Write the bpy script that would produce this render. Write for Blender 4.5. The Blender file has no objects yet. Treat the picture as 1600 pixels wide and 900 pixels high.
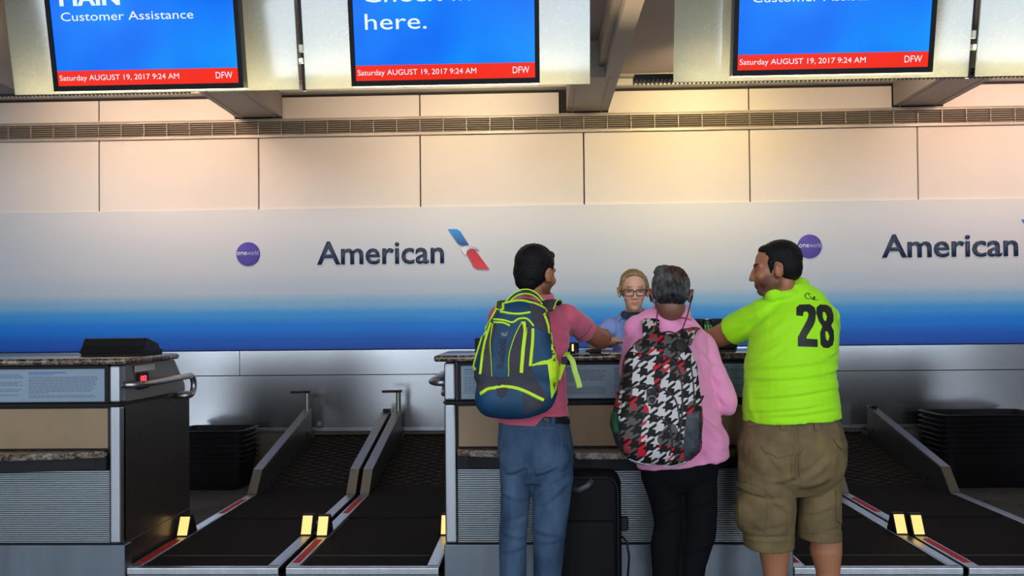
import bpy, bmesh, math, random
import numpy as np
from mathutils import Vector, Matrix, noise
from mathutils.bvhtree import BVHTree
random.seed(4); PI = math.pi
S = bpy.context.scene
col = S.collection

# ---------------------------------------------------------------- camera
F = 1290.0; CX, CY = 800.0, 481.0; CAMH = 1.38
YAW, PITCH, ROLL = 0.03255, 0.015, 0.010
ROT = (Matrix.Rotation(YAW, 3, 'Z') @ Matrix.Rotation(PI/2 + PITCH, 3, 'X') @ Matrix.Rotation(-ROLL, 3, 'Z'))
cam = bpy.data.cameras.new('camera'); camo = bpy.data.objects.new('camera', cam); col.objects.link(camo)
cam.sensor_width = 36; cam.lens = 36*F/1600; cam.shift_y = (CY-450)/1600; cam.clip_start = .05; cam.clip_end = 200
camo.matrix_world = Matrix.Translation((0, 0, CAMH)) @ ROT.to_4x4()
S.camera = camo
def P(px, py, Y):
    """world point on the plane at distance Y that the lens images at (px, py)"""
    d = ROT @ Vector(((px-CX)/F, -(py-CY)/F, -1))
    return Vector((0, 0, CAMH)) + d*(Y/d.y)

# ---------------------------------------------------------------- light
S.view_settings.view_transform = 'Standard'; S.view_settings.look = 'None'
S.view_settings.gamma = 1; S.view_settings.use_curve_mapping = False; S.view_settings.exposure = 0.0
w = bpy.data.worlds.new('hall'); S.world = w; w.use_nodes = True
w.node_tree.nodes['Background'].inputs[0].default_value = (.66, .70, .76, 1)
w.node_tree.nodes['Background'].inputs[1].default_value = .10
def area(name, loc, target, size, power, color, spread=180):
    l = bpy.data.lights.new(name, 'AREA'); l.shape = 'RECTANGLE'; l.size, l.size_y = size
    l.energy = power; l.color = color; l.spread = math.radians(spread)
    o = bpy.data.objects.new(name, l); col.objects.link(o); o.location = loc
    o.rotation_euler = (Vector(target)-Vector(loc)).to_track_quat('-Z', 'Y').to_euler()
    return o
# tall daylight windows of the terminal hall behind the photographer
for i, x in enumerate((-9.5, -4.6, .4, 5.4, 10.2)):
    area('hall_window_light', (x, -9.5, 3.4), (x*.4, 7, 1.3), (2.6, 3.6), 300, (.74, .86, 1.0))
area('hall_ceiling_light', (0, -1.5, 5.4), (0, 4.5, 1.0), (9, 2.0), 120, (1.0, .95, .88))

# ---------------------------------------------------------------- helpers
MATS = {}
def mat(name, color, rough=.5, metal=0., **k):
    if name in MATS: return MATS[name]
    m = bpy.data.materials.new(name); m.use_nodes = True; MATS[name] = m
    nt = m.node_tree; n = nt.nodes; L = nt.links; b = n['Principled BSDF']
    b.inputs['Base Color'].default_value = (*color, 1); b.inputs['Roughness'].default_value = rough; b.inputs['Metallic'].default_value = metal
    if 'spec' in k: b.inputs['Specular IOR Level'].default_value = k['spec']
    if 'emit' in k:
        b.inputs['Emission Color'].default_value = (*k['emit'][0], 1); b.inputs['Emission Strength'].default_value = k['emit'][1]
    if 'sheen' in k: b.inputs['Sheen Weight'].default_value = k['sheen']
    if 'coat' in k: b.inputs['Coat Weight'].default_value = k['coat']; b.inputs['Coat Roughness'].default_value = .08
    tc = n.new('ShaderNodeTexCoord'); mp = n.new('ShaderNodeMapping'); L.new(tc.outputs['Object'], mp.inputs[0])
    mp.inputs['Scale'].default_value = k.get('stretch', (1, 1, 1))
    if 'var' in k:      # (scale, amount) mottling of the base colour
        sc, am = k['var']; c2 = k.get('color2', tuple(c*(1-am) for c in color))
        t = n.new('ShaderNodeTexNoise'); t.inputs['Scale'].default_value = sc; t.inputs['Detail'].default_value = k.get('detail', 4)
        r = n.new('ShaderNodeValToRGB'); r.color_ramp.elements[0].position = k.get('lo', .35); r.color_ramp.elements[1].position = k.get('hi', .65)
        r.color_ramp.elements[0].color = (*c2, 1); r.color_ramp.elements[1].color = (*color, 1)
        L.new(mp.outputs[0], t.inputs['Vector']); L.new(t.outputs['Fac'], r.inputs[0]); L.new(r.outputs[0], b.inputs['Base Color'])
        if k.get('rvar'):
            mr = n.new('ShaderNodeMapRange'); mr.inputs[3].default_value = rough-k['rvar']; mr.inputs[4].default_value = rough+k['rvar']
            L.new(t.outputs['Fac'], mr.inputs[0]); L.new(mr.outputs[0], b.inputs['Roughness'])
    if 'bump' in k:     # (scale, strength, distance)
        sc, st, di = k['bump']
        t = n.new('ShaderNodeTexNoise'); t.inputs['Scale'].default_value = sc; t.inputs['Detail'].default_value = 3
        bp = n.new('ShaderNodeBump'); bp.inputs['Strength'].default_value = st; bp.inputs['Distance'].default_value = di
        L.new(mp.outputs[0], t.inputs['Vector']); L.new(t.outputs['Fac'], bp.inputs['Height']); L.new(bp.outputs[0], b.inputs['Normal'])
    return m
def srgb(r, g, b): return tuple(((c/255)/12.92 if c/255 <= .04045 else ((c/255+.055)/1.055)**2.4) for c in (r, g, b))

def worigin(o):
    v = Vector((0, 0, 0))
    while o is not None: v += o.location; o = o.parent
    return v
def link(name, me, m=None, parent=None, label=None, smooth=False, kind=None):
    """me: Mesh or BMesh in WORLD coordinates; becomes one object (a child of parent when given)"""
    if isinstance(me, bmesh.types.BMesh):
        bm = me; me = bpy.data.meshes.new(name)
        if parent is not None: bmesh.ops.translate(bm, verts=bm.verts, vec=-worigin(parent))
        bm.to_mesh(me); bm.free()
    elif parent is not None: me.transform(Matrix.Translation(-worigin(parent)))
    if m is not None:
        for q in (m if isinstance(m, (list, tuple)) else [m]): me.materials.append(q)
    if smooth:
        me.shade_smooth()
        if smooth is not True: me.set_sharp_from_angle(angle=math.radians(smooth))
    o = bpy.data.objects.new(name, me); col.objects.link(o)
    if parent is not None: o.parent = parent
    if label: o['label'] = label
    if kind: o['kind'] = kind
    return o
def thing(name, label, cat, loc, group=None):
    o = bpy.data.objects.new(name, None); col.objects.link(o); o.location = loc; o.empty_display_size = .1
    o['label'] = label; o['category'] = cat
    if group: o['group'] = group
    return o
def tag(o, label, cat, group=None):
    o['label'] = label; o['category'] = cat
    if group: o['group'] = group
    return o
def struct(name, me, m, parent=None, **k):
    o = link(name, me, m, parent, **k)
    if parent is None: o['kind'] = 'structure'
    return o
def dup(o, parent=None, **over):
    c = o.copy(); col.objects.link(c); c.parent = parent
    for ch in list(o.children): dup(ch, c)
    return c
def box(x0, x1, y0, y1, z0, z1, bev=0., bm=None, seg=2):
    t = bmesh.new()
    vs = [t.verts.new((x, y, z)) for x in (x0, x1) for y in (y0, y1) for z in (z0, z1)]
    for f in ((0, 1, 3, 2), (4, 6, 7, 5), (0, 4, 5, 1), (2, 3, 7, 6), (0, 2, 6, 4), (1, 5, 7, 3)): t.faces.new([vs[i] for i in f])
    bmesh.ops.recalc_face_normals(t, faces=t.faces)
    if bev: bmesh.ops.bevel(t, geom=t.edges[:], offset=bev, segments=seg, profile=.5, affect='EDGES')
    if bm is None: return t
    me = bpy.data.meshes.new('t'); t.to_mesh(me); t.free(); bm.from_mesh(me); bpy.data.meshes.remove(me); return bm
def prism(pts, axis, a, b, bev=0., bm=None, seg=1):
    """closed polygon (2-D) swept from a to b along axis 'x','y' or 'z'"""
    t = bmesh.new()
    def mk(p, q): return {'x': (q, p[0], p[1]), 'y': (p[0], q, p[1]), 'z': (p[0], p[1], q)}[axis]
    A = [t.verts.new(mk(p, a)) for p in pts]; B = [t.verts.new(mk(p, b)) for p in pts]; n = len(pts)
    t.faces.new(A); t.faces.new(B[::-1])
    for i in range(n): t.faces.new((A[i], B[i], B[(i+1) % n], A[(i+1) % n]))
    bmesh.ops.recalc_face_normals(t, faces=t.faces)
    if bev: bmesh.ops.bevel(t, geom=[e for e in t.edges], offset=bev, segments=seg, affect='EDGES')
    if bm is None: return t
    me = bpy.data.meshes.new('t'); t.to_mesh(me); t.free(); bm.from_mesh(me); bpy.data.meshes.remove(me); return bm
def tube(bm, pts, rad, n=12, caps=True, uaxis=None, round_ends=False):
    """swept tube; rad: number, or list of r or (ru, rv) along uaxis / the other axis"""
    pts = [Vector(p) for p in pts]; N = len(pts)
    R = [rad]*N if not isinstance(rad, (list, tuple)) or (isinstance(rad, tuple) and len(rad) == 2 and N != 2) else list(rad)
    R = [(r, r) if not isinstance(r, (tuple, list)) else tuple(r) for r in R]
    T = []
    for i in range(N):
        d = pts[min(i+1, N-1)]-pts[max(i-1, 0)]; T.append(d.normalized())
    secs = []
    u = Vector(uaxis) if uaxis is not None else (Vector((1, 0, 0)) if abs(T[0].x) < .8 else Vector((0, 1, 0)))
    for i in range(N):
        base = Vector(uaxis) if uaxis is not None else u
        uu = (base - T[i]*base.dot(T[i]))
        if uu.length < 1e-4: uu = T[i].orthogonal()
        uu.normalize(); u = uu; vv = T[i].cross(uu)
        secs.append((pts[i], uu, vv, R[i], T[i]))
    rings = []
    def ring(c, uu, vv, ru, rv): return [bm.verts.new(c + uu*(ru*math.cos(2*PI*k/n)) + vv*(rv*math.sin(2*PI*k/n))) for k in range(n)]
    if round_ends:
        c, uu, vv, (a, b), t = secs[0]; m = min(a, b)
        for s in (80, 60, 40, 20): rings.append(ring(c - t*(m*math.sin(math.radians(s))), uu, vv, a*math.cos(math.radians(s)), b*math.cos(math.radians(s))))
    for c, uu, vv, (a, b), t in secs: rings.append(ring(c, uu, vv, a, b))
    if round_ends:
        c, uu, vv, (a, b), t = secs[-1]; m = min(a, b)
        for s in (20, 40, 60, 80): rings.append(ring(c + t*(m*math.sin(math.radians(s))), uu, vv, a*math.cos(math.radians(s)), b*math.cos(math.radians(s))))
    for r0, r1 in zip(rings, rings[1:]):
        for k in range(n): bm.faces.new((r0[k], r0[(k+1) % n], r1[(k+1) % n], r1[k]))
    if caps or round_ends: bm.faces.new(rings[0][::-1]); bm.faces.new(rings[-1])
    return bm
def ball(bm, c, r, seg=20, rot=None):
    r = (r, r, r) if not isinstance(r, (tuple, list)) else r
    M = Matrix.Translation(c) @ (rot.to_4x4() if rot is not None else Matrix.Identity(4)) @ Matrix.Diagonal((*r, 1))
    bmesh.ops.create_uvsphere(bm, u_segments=seg, v_segments=seg//2+2, radius=1, matrix=M); return bm
def arc(c, r, a0, a1, n, plane='xz'):
    out = []
    for i in range(n+1):
        a = math.radians(a0+(a1-a0)*i/n); p, q = r*math.cos(a), r*math.sin(a)
        out.append(Vector(c)+Vector({'xz': (p, 0, q), 'yz': (0, p, q), 'xy': (p, q, 0)}[plane]))
    return out
def text_bm(s, size, ext=0., bold=0., align='LEFT', sx=1., spacing=1.):
    """lettering with the built-in font as a BMesh in the XY plane"""
    cu = bpy.data.curves.new('t', 'FONT'); cu.body = s; cu.size = size; cu.extrude = ext; cu.offset = bold; cu.align_x = align
    cu.space_character = spacing; cu.resolution_u = 3
    o = bpy.data.objects.new('t', cu); col.objects.link(o)
    dg = bpy.context.evaluated_depsgraph_get(); me = bpy.data.meshes.new_from_object(o.evaluated_get(dg))
    bm = bmesh.new(); bm.from_mesh(me); bpy.data.objects.remove(o); bpy.data.curves.remove(cu); bpy.data.meshes.remove(me)
    if sx != 1: bmesh.ops.scale(bm, vec=(sx, 1, 1), verts=bm.verts)
    return bm
def fit_text(s, x0, x1, z0, y, h, ext=.0, bold=0., tilt=None):
    """text standing on the plane facing -Y, from x0 to x1, baseline z0, height h of the capitals"""
    bm = text_bm(s, 1., 0, bold if ext else 0)
    if bold > 0 and not ext:
        me = bpy.data.meshes.new('t'); bm.to_mesh(me)
        for k in range(1, 4): me.transform(Matrix.Translation((bold, 0, 0))); bm.from_mesh(me)
        bpy.data.meshes.remove(me)
    xs = [v.co.x for v in bm.verts]; a, b = min(xs), max(xs)
    cap = .69
    M = Matrix.Diagonal(((x1-x0)/(b-a), h/cap, 1, 1)) @ Matrix.Translation((-a, 0, 0))
    bm.transform(M)
    if ext:
        g = bmesh.ops.extrude_face_region(bm, geom=bm.faces[:]); bmesh.ops.translate(bm, vec=(0, 0, ext), verts=[v for v in g['geom'] if isinstance(v, bmesh.types.BMVert)])
    bm.transform(Matrix.Translation((x0, y, z0)) @ Matrix.Rotation(PI/2, 4, 'X'))
    bmesh.ops.recalc_face_normals(bm, faces=bm.faces) if ext else None
    return bm

# ---------------------------------------------------------------- materials of the setting
M_panel = mat('wall_panel_cream', (.78, .72, .66), .75, var=(1.2, .05), bump=(90, .15, .002))
M_dark = mat('joint_dark', (.02, .018, .016), .8)
M_ceil = mat('ceiling_grey', (.40, .35, .36), .7, var=(.8, .08))
M_beam = mat('beam_grey', (.42, .38, .35), .6, var=(1.5, .06))
M_white = mat('soffit_white', (.62, .62, .60), .7)
M_floor = mat('floor_grey', (.20, .20, .195), .22, var=(3, .25))
M_low = mat('lower_wall_tan', (.13, .11, .08), .6, var=(2, .12))
M_steel = mat('brushed_steel', (.56, .56, .57), .22, 1., var=(.9, .12), detail=1, stretch=(1.2, 1, .4), rvar=.05)
M_steel2 = mat('satin_steel', (.44, .45, .47), .36, 1., var=(30, .12), stretch=(1, 1, .05))
M_black = mat('black_plastic', (.010, .010, .011), .42, spec=.25)
M_rub = mat('black_rubber', (.014, .011, .009), .85, spec=.12, bump=(220, .5, .003), var=(160, .35))
M_grille = mat('grille_metal', (.50, .44, .37), .5, .3); M_gback = mat('grille_back', (.30, .26, .215), .8)

# ---------------------------------------------------------------- room
WY = 7.3
struct('floor', box(-12, 12, -9.8, WY+.2, -.06, 0), M_floor)
struct('ceiling', box(-9, 9, 2.2, WY+.3, 3.50, 3.56), M_ceil)
wall = struct('wall_back', box(-9, 9, WY+.02, WY+.12, 0, 3.5), M_dark)
jx = [P(x, 265, WY).x for x in (155, 407, 658.5, 911.5, 1169.5, 1434)]
step = (jx[5]-jx[0])/5
jx = [jx[0]+step*i for i in range(-2, 9)]
ZB, ZT = P(842, 543, WY).z, P(842, 321, WY).z            # banner
G0, G1 = P(842, 206, WY).z, P(842, 181, WY).z            # grille
U1 = P(842, 145, WY).z
for a, b in zip(jx, jx[1:]):
    struct('panel', box(a+.006, b-.006, WY-.004, WY+.03, ZT-.03, G0-.01, .003, seg=1), M_panel, wall)
for i in range(0, len(jx)-1):
    a, b = jx[i], jx[i+1]
    if i % 2 == 0: struct('panel', box(a+.006, b-.215, WY-.004, WY+.03, G1+.012, U1, .003, seg=1), M_panel, wall)
    else: struct('panel', box(a+.215, b-.006, WY-.004, WY+.03, G1+.012, U1, .003, seg=1), M_panel, wall)
# ventilation grille strip, one piece per section
gw = step/7
gm = None
for i in range(-1, 68):
    a = jx[0]+gw*i; b = a+gw-.0005
    if gm is None:
        bm = bmesh.new()
        box(a, b, WY-.02, WY+.02, G0, G0+.012, bm=bm); box(a, b, WY-.02, WY+.02, G1-.012, G1, bm=bm)
        box(a, a+.005, WY-.017, WY+.008, G0, G1, bm=bm)
        n = 6
        for k in range(n):
            z = G0+.016+(G1-G0-.03)*(k+.5)/n
            prism([(WY-.016, z-.006), (WY-.014, z-.008), (WY+.008, z+.002), (WY+.006, z+.004)], 'x', a, b, bm=bm)
        g0 = struct('grille_section', bm, M_grille, wall); gm = g0.data
    else:
        g = bpy.data.objects.new('grille_section', gm); col.objects.link(g); g.parent = wall; g.location = (gw*(i+1), 0, 0)
struct('grille_rail', box(-9, 9, WY-.03, WY+.02, G1, G1+.012, .002), M_grille, wall)
struct('grille_rail', box(-9, 9, WY-.03, WY+.02, G0-.014, G0-.002, .002), M_grille, wall)
# white cornice
struct('trim_1', box(-9, 9, WY-.10, WY+.02, U1+.025, 3.5, .004), M_white)
struct('grille_back', box(-8.9, 8.9, WY+.010, WY+.02, G0, G1), M_gback)
# ceiling beams: a broad box at the wall that runs on as a narrow ribbed beam
for x0, x1 in ((P(371, 187, WY).x, P(442, 187, WY).x), (P(885, 182, WY).x, P(950, 180, WY).x), (P(1394, 167, WY).x, P(1471, 164, WY).x)):
    zb = G1+.025
    b = struct('trim_2', box(x0, x1, 6.25, WY-.02, zb, 3.5, .004), M_beam)
    struct('rib', box(x0+.045, x0+.06, 6.25, WY-.03, zb-.006, zb+.01), M_beam, b)
    struct('rib', box(x1-.075, x1-.06, 6.25, WY-.03, zb-.006, zb+.01), M_beam, b)
    struct('shadow_gap', box(x0, x1, WY-.03, WY-.012, zb-.012, zb+.004), M_dark, b)
    struct('narrow_beam', box(x1-.11, x1, 2.2, 6.25, zb, 3.5, .004), M_beam, b)
    struct('rib', box(x1-.155, x1-.11, 2.2, 6.25, zb+.08, 3.5, .003), M_beam, b)
struct('trim_3', box(-9, 9, 7.12, 7.17, 3.475, 3.5, .004), M_beam)
xl = P(8, 60, 5.2).x
struct('trim_4', box(xl-1.2, xl, 5.0, 5.4, 2.93, 3.5, .005), M_beam)

# banner
def ramp(nt, elems):
    r = nt.nodes.new('ShaderNodeValToRGB'); cr = r.color_ramp
    cr.elements[0].position, cr.elements[0].color = elems[0][0], (*elems[0][1], 1)
    cr.elements[1].position, cr.elements[1].color = elems[-1][0], (*elems[-1][1], 1)
    for p, c in elems[1:-1]: e = cr.elements.new(p); e.color = (*c, 1)
    return r
m = mat('banner_print', (.7, .7, .7), .55); nt = m.node_tree; n = nt.nodes; L = nt.links; bs = n['Principled BSDF']
tc = n.new('ShaderNodeTexCoord'); sp = n.new('ShaderNodeSeparateXYZ'); L.new(tc.outputs['Object'], sp.inputs[0])
mr = n.new('ShaderNodeMapRange'); mr.inputs[1].default_value = ZB; mr.inputs[2].default_value = ZT
vz = n.new('ShaderNodeTexNoise'); vz.inputs['Scale'].default_value = 60; vz.inputs['Detail'].default_value = 1
mp = n.new('ShaderNodeMapping'); L.new(tc.outputs['Object'], mp.inputs[0]); L.new(mp.outputs[0], vz.inputs['Vector'])
ma = n.new('ShaderNodeMath'); ma.operation = 'MULTIPLY_ADD'; ma.inputs[1].default_value = .035; L.new(vz.outputs['Fac'], ma.inputs[0]); L.new(sp.outputs['Z'], ma.inputs[2])
L.new(ma.outputs[0], mr.inputs[0])
def zz(z): return (z-ZB)/(ZT-ZB)
rp = ramp(nt, [(0, srgb(2, 72, 172)), (zz(1.22), srgb(0, 94, 200)), (zz(1.36), srgb(0, 130, 232)), (zz(1.47), srgb(64, 160, 230)), (zz(1.56), srgb(140, 188, 222)),
               (zz(1.68), srgb(196, 206, 216)), (zz(1.9), srgb(212, 214, 218)), (1, srgb(216, 216, 216))])
rp.color_ramp.interpolation = 'EASE'
L.new(mr.outputs[0], rp.inputs[0]); L.new(rp.outputs[0], bs.inputs['Base Color'])
banner = tag(link('wall_banner', box(-8.5, 8.5, WY-.022, WY-.002, ZB, ZT, .002), m), 'long wall banner fading from pale grey down to blue, behind the counters', 'banner')
M_navy = mat('logo_navy', srgb(52, 66, 92), .5)
M_orb = None
m = mat('orb_violet', srgb(74, 52, 160), .45); nt = m.node_tree; n = nt.nodes; L = nt.links
tc = n.new('ShaderNodeTexCoord'); vm = n.new('ShaderNodeVectorMath'); vm.operation = 'DISTANCE'; L.new(tc.outputs['Generated'], vm.inputs[0]); vm.inputs[1].default_value = (.22, .5, .82)
rp = ramp(nt, [(.0, srgb(206, 190, 232)), (.22, srgb(122, 96, 192)), (.55, srgb(84, 60, 172)), (1, srgb(58, 36, 142))]); L.new(vm.outputs['Value'], rp.inputs[0]); L.new(rp.outputs[0], n['Principled BSDF'].inputs['Base Color'])
M_orb = m
M_lt = mat('letter_white', (.8, .8, .84), .5)
def poly_plate(pts, y, th, n=0):
    return prism([(p[0], p[1]) for p in pts], 'y', y-th, y)
def sgrad(name, c0, c1, axis='Z'):
    m = mat(name, c0, .45); nt = m.node_tree; n = nt.nodes; L = nt.links
    tc = n.new('ShaderNodeTexCoord'); sp = n.new('ShaderNodeSeparateXYZ'); L.new(tc.outputs['Generated'], sp.inputs[0])
    rp = ramp(nt, [(0, c0), (1, c1)]); L.new(sp.outputs[axis], rp.inputs[0]); L.new(rp.outputs[0], n['Principled BSDF'].inputs['Base Color']); return m
M_sb = sgrad('logo_blue', srgb(10, 60, 140), srgb(30, 150, 220)); M_sr = sgrad('logo_red', srgb(225, 40, 45), srgb(190, 20, 35)); M_sg = sgrad('logo_silver', srgb(235, 238, 240), srgb(150, 158, 165), 'X')
BY = WY-.022
def banner_logo(dx, wordx, orb, txt, basey):
    # airline word, symbol and the round alliance mark (dx in pixels of the photo for the second set)
    a, b = P(wordx[0], basey, BY), P(wordx[1], basey, BY)
    hcap = P(wordx[0], basey-35, BY).z-a.z
    g = thing('airline_sign', txt, 'sign', ((a.x+b.x)/2, BY, a.z))
    link('lettering', fit_text('American', a.x, b.x, a.z, BY-.001, hcap, .012, .012), M_navy, g)
    s = wordx[2]
    def q(x, y): v = P(x+s[0], y+s[1], BY); return (v.x, v.z)
    link('symbol_wing', poly_plate([q(700, 358), q(714, 358), q(719, 361), q(733, 383), q(722, 384), q(716, 381)], BY, .012), M_sb, g, label='blue upper wing of the symbol')
    link('symbol_wing', poly_plate([q(728, 394), q(735, 388), q(742, 390), q(765, 421), q(746, 421), q(740, 417)], BY, .012), M_sr, g, label='red lower wing of the symbol')
    link('symbol_beak', poly_plate([q(721, 389), q(727, 385), q(736, 384), q(745, 387), q(749, 392), q(742, 389.5), q(735, 388.5), q(730, 392), q(728, 400), q(724, 395)], BY, .014), M_sg, g, label='silver beak of the symbol')
    c = P(orb[0], orb[1], BY); r = (P(orb[0]+orb[2], orb[1], BY)-c).x
    o = thing('alliance_sign', orb[3], 'sign', (c.x, BY, c.z))
    bm = bmesh.new(); bmesh.ops.create_cone(bm, cap_ends=True, segments=48, radius1=r, radius2=r*.97, depth=.014, matrix=Matrix.Translation((c.x, BY-.007, c.z)) @ Matrix.Rotation(PI/2, 4, 'X'))
    link('disc', bm, M_orb, o)
    link('lettering', fit_text('one', c.x-r*.92, c.x-.08*r, c.z-r*.10, BY-.0150, r*.42, .001, .02), M_lt, o)
    link('lettering', fit_text('world', c.x-.06*r, c.x+r*.88, c.z-r*.10, BY-.0150, r*.40, .001, .0), mat('letter_dim', (.5, .47, .68), .5), o)
banner_logo(0, (496, 694, (0, 0)), (388, 397, 18.5, 'round violet one world mark left of the American sign'), 'dark grey American lettering with eagle symbol, left of the backpack man', 413)
banner_logo(0, (1378, 1590, (896, -15)), (1265, 385, 19, 'round violet one world mark above the man in the green shirt'), 'dark grey American lettering at the right edge of the banner', 402)

# stainless wall lining and flange
Z0, Z1, ZS = P(450, 668, WY).z, ZB, P(842, 583, WY-.03).z
sx = [-9, P(165, 600, WY).x, P(376, 560, WY).x, P(1180, 600, WY).x, 9]
lin = tag(link('steel_lining', box(-8.7, 8.7, WY-.03, WY+.02, Z0, ZS-.004, .002), M_steel), 'brushed steel wall lining below the blue banner', 'wall lining')
for a, b in ((-8.7, sx[2]), (sx[2]+.004, 1.9), (1.904, 8.7)): link('panel', box(a, b, WY-.034, WY+.02, ZS, ZB-.006, .002), M_steel, lin)
link('flange', box(-8.7, 8.7, WY-.05, WY+.02, Z0-.03, Z0, .003), M_steel2, lin)
struct('trim_5', box(-8.8, 8.8, WY-.012, WY+.02, 0, Z0-.03), M_low)
bm = bmesh.new(); c = P(499, 662, WY-.034); bmesh.ops.create_cone(bm, cap_ends=True, segments=24, radius1=.024, radius2=.02, depth=.012, matrix=Matrix.Translation(c) @ Matrix.Rotation(PI/2, 4, 'X'))
link('cap_screw', bm, M_steel2, lin, smooth=30)
# ---------------------------------------------------------------- glass canopy with screens
TILT = math.radians(10.8)
def glassmat():
    m = bpy.data.materials.new('etched_glass'); m.use_nodes = True; nt = m.node_tree; n = nt.nodes; L = nt.links
    for x in list(n): n.remove(x)
    out = n.new('ShaderNodeOutputMaterial'); tr = n.new('ShaderNodeBsdfTransparent'); tl = n.new('ShaderNodeBsdfTranslucent'); df = n.new('ShaderNodeBsdfDiffuse'); gl = n.new('ShaderNodeBsdfGlossy')
    tr.inputs[0].default_value = (.86, .93, .90, 1); tl.inputs[0].default_value = (.62, .64, .62, 1); df.inputs[0].default_value = (.27, .35, .36, 1); gl.inputs['Roughness'].default_value = .06
    tc = n.new('ShaderNodeTexCoord'); v = n.new('ShaderNodeTexNoise'); v.inputs['Scale'].default_value = 5; v.inputs['Detail'].default_value = 6; v.inputs['Distortion'].default_value = 2.6
    L.new(tc.outputs['Object'], v.inputs['Vector'])
    wv = n.new('ShaderNodeTexVoronoi'); wv.feature = 'DISTANCE_TO_EDGE'; wv.inputs['Scale'].default_value = 7; wv.inputs['Randomness'].default_value = 1
    ad = n.new('ShaderNodeMixRGB'); ad.inputs[0].default_value = .55; L.new(tc.outputs['Object'], ad.inputs[1]); L.new(v.outputs['Color'], ad.inputs[2]); L.new(ad.outputs[0], wv.inputs['Vector'])
    cr = ramp(nt, [(0, (1, 1, 1)), (.02, (0, 0, 0))]); L.new(wv.outputs['Distance'], cr.inputs[0])
    m1 = n.new('ShaderNodeMixShader'); m1.inputs[0].default_value = .5; L.new(tl.outputs[0], m1.inputs[1]); L.new(df.outputs[0], m1.inputs[2])
    m2 = n.new('ShaderNodeMixShader'); mx = n.new('ShaderNodeMapRange'); mx.inputs[3].default_value = .62; mx.inputs[4].default_value = .85
    L.new(cr.outputs[0], mx.inputs[0]); L.new(mx.outputs[0], m2.inputs[0]); L.new(tr.outputs[0], m2.inputs[1]); L.new(m1.outputs[0], m2.inputs[2])
    m3 = n.new('ShaderNodeMixShader'); m3.inputs[0].default_value = .07; L.new(m2.outputs[0], m3.inputs[1]); L.new(gl.outputs[0], m3.inputs[2]); L.new(m3.outputs[0], out.inputs[0])
    return m
M_glass = glassmat()
DS = 4.6; DG = 4.74
def tiltframe(origin):  # local x right, y away, z up the pane
    return Matrix.Translation(origin) @ Matrix.Rotation(TILT, 4, 'X')
def tbox(Mx, *a, **k):
    bm = box(*a, **k); bm.transform(Mx); return bm
gl_zb = P(600, 137.5, DG).z
HG = 1.25
panes = [((24, 144), (468, 141), 'etched glass pane behind the leftmost screen'), ((478, 141), (922, 133), 'etched glass pane behind the middle screen'),
         ((1052, 127), (1512, 118), 'etched glass pane behind the right screen'), ((1523, 117), (1990, 108), 'etched glass pane at the upper right corner')]
xs = []
for a, b, lab in panes:
    A, B = P(*a, DG), P(*b, DG); xs.append((A.x, B.x))
    Mx = tiltframe((A.x, DG, gl_zb)); W = B.x-A.x
    g = thing('glass_pane', lab, 'glass panel', (A.x, DG, gl_zb))
    link('pane', tbox(Mx, 0, W, -.005, .005, 0, HG, .002, seg=1), M_glass, g)
    for t in (.03, W-.03):
        bm = bmesh.new(); bmesh.ops.create_cone(bm, cap_ends=True, segments=16, radius1=.018, radius2=.018, depth=.03, matrix=Mx @ Matrix.Translation((t, 0, .95)) @ Matrix.Rotation(PI/2, 4, 'X'))
        link('clamp', bm, M_steel2, g)
# hanging rods in the joints
for (x0, x1), lab in (((xs[0][1], xs[1][0]), 'slim dark hanger rod in the gap right of the leftmost screen'), ((xs[2][1], xs[3][0]), 'slim dark hanger rod in the gap right of the right screen')):
    xm = (x0+x1)/2
    Mx = tiltframe((xm, DG+.03, gl_zb))
    g = thing('hanger_rod', lab, 'rod', (xm, DG+.03, gl_zb))
    link('rod', tbox(Mx, -.010, .010, .0, .02, 0, HG, .003), M_black, g)
    link('fitting', tbox(Mx, -.014, .014, -.045, -.0, .15, .185, .006), mat('fitting_bright', (.9, .88, .8), .15, .9), g, label='bright metal fitting')
    link('fitting', tbox(Mx, -.012, .012, -.03, -.0, .215, .26, .004), mat('fitting_dull', (.5, .48, .4), .4, .6), g, label='dull metal fitting')
# canopy head rail the glass hangs from (above the frame)
zr = gl_zb+HG*math.cos(TILT); yr = DG-HG*math.sin(TILT)
tag(link('canopy_rail', box(-6, 6.5, yr-.04, yr+.05, min(zr, 3.42)-.02, 3.5, .004), M_beam), 'grey head rail that the glass panes hang from', 'rail')

M_blue = mat('screen_blue', (0, .1, .8), .25, emit=((.0, .19, .88), 1.0)); nt = M_blue.node_tree; n = nt.nodes; L = nt.links
tc = n.new('ShaderNodeTexCoord'); v = n.new('ShaderNodeTexNoise'); v.inputs['Scale'].default_value = 1.3; v.inputs['Detail'].default_value = 2; L.new(tc.outputs['Object'], v.inputs['Vector'])
rp = ramp(nt, [(.34, srgb(0, 92, 240)), (.5, srgb(0, 122, 250)), (.68, srgb(0, 152, 252))]); L.new(v.outputs['Fac'], rp.inputs[0]); L.new(rp.outputs[0], n['Principled BSDF'].inputs['Emission Color'])
n['Principled BSDF'].inputs['Base Color'].default_value = (.0, .0, .0, 1); n['Principled BSDF'].inputs['Specular IOR Level'].default_value = .08
M_red = mat('screen_red', (0, 0, 0), .25, spec=.08, emit=(srgb(246, 42, 18), 1.0))
M_wht = mat('screen_text', (.01, .01, .01), .3, emit=(srgb(225, 240, 250), 1.0))
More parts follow.
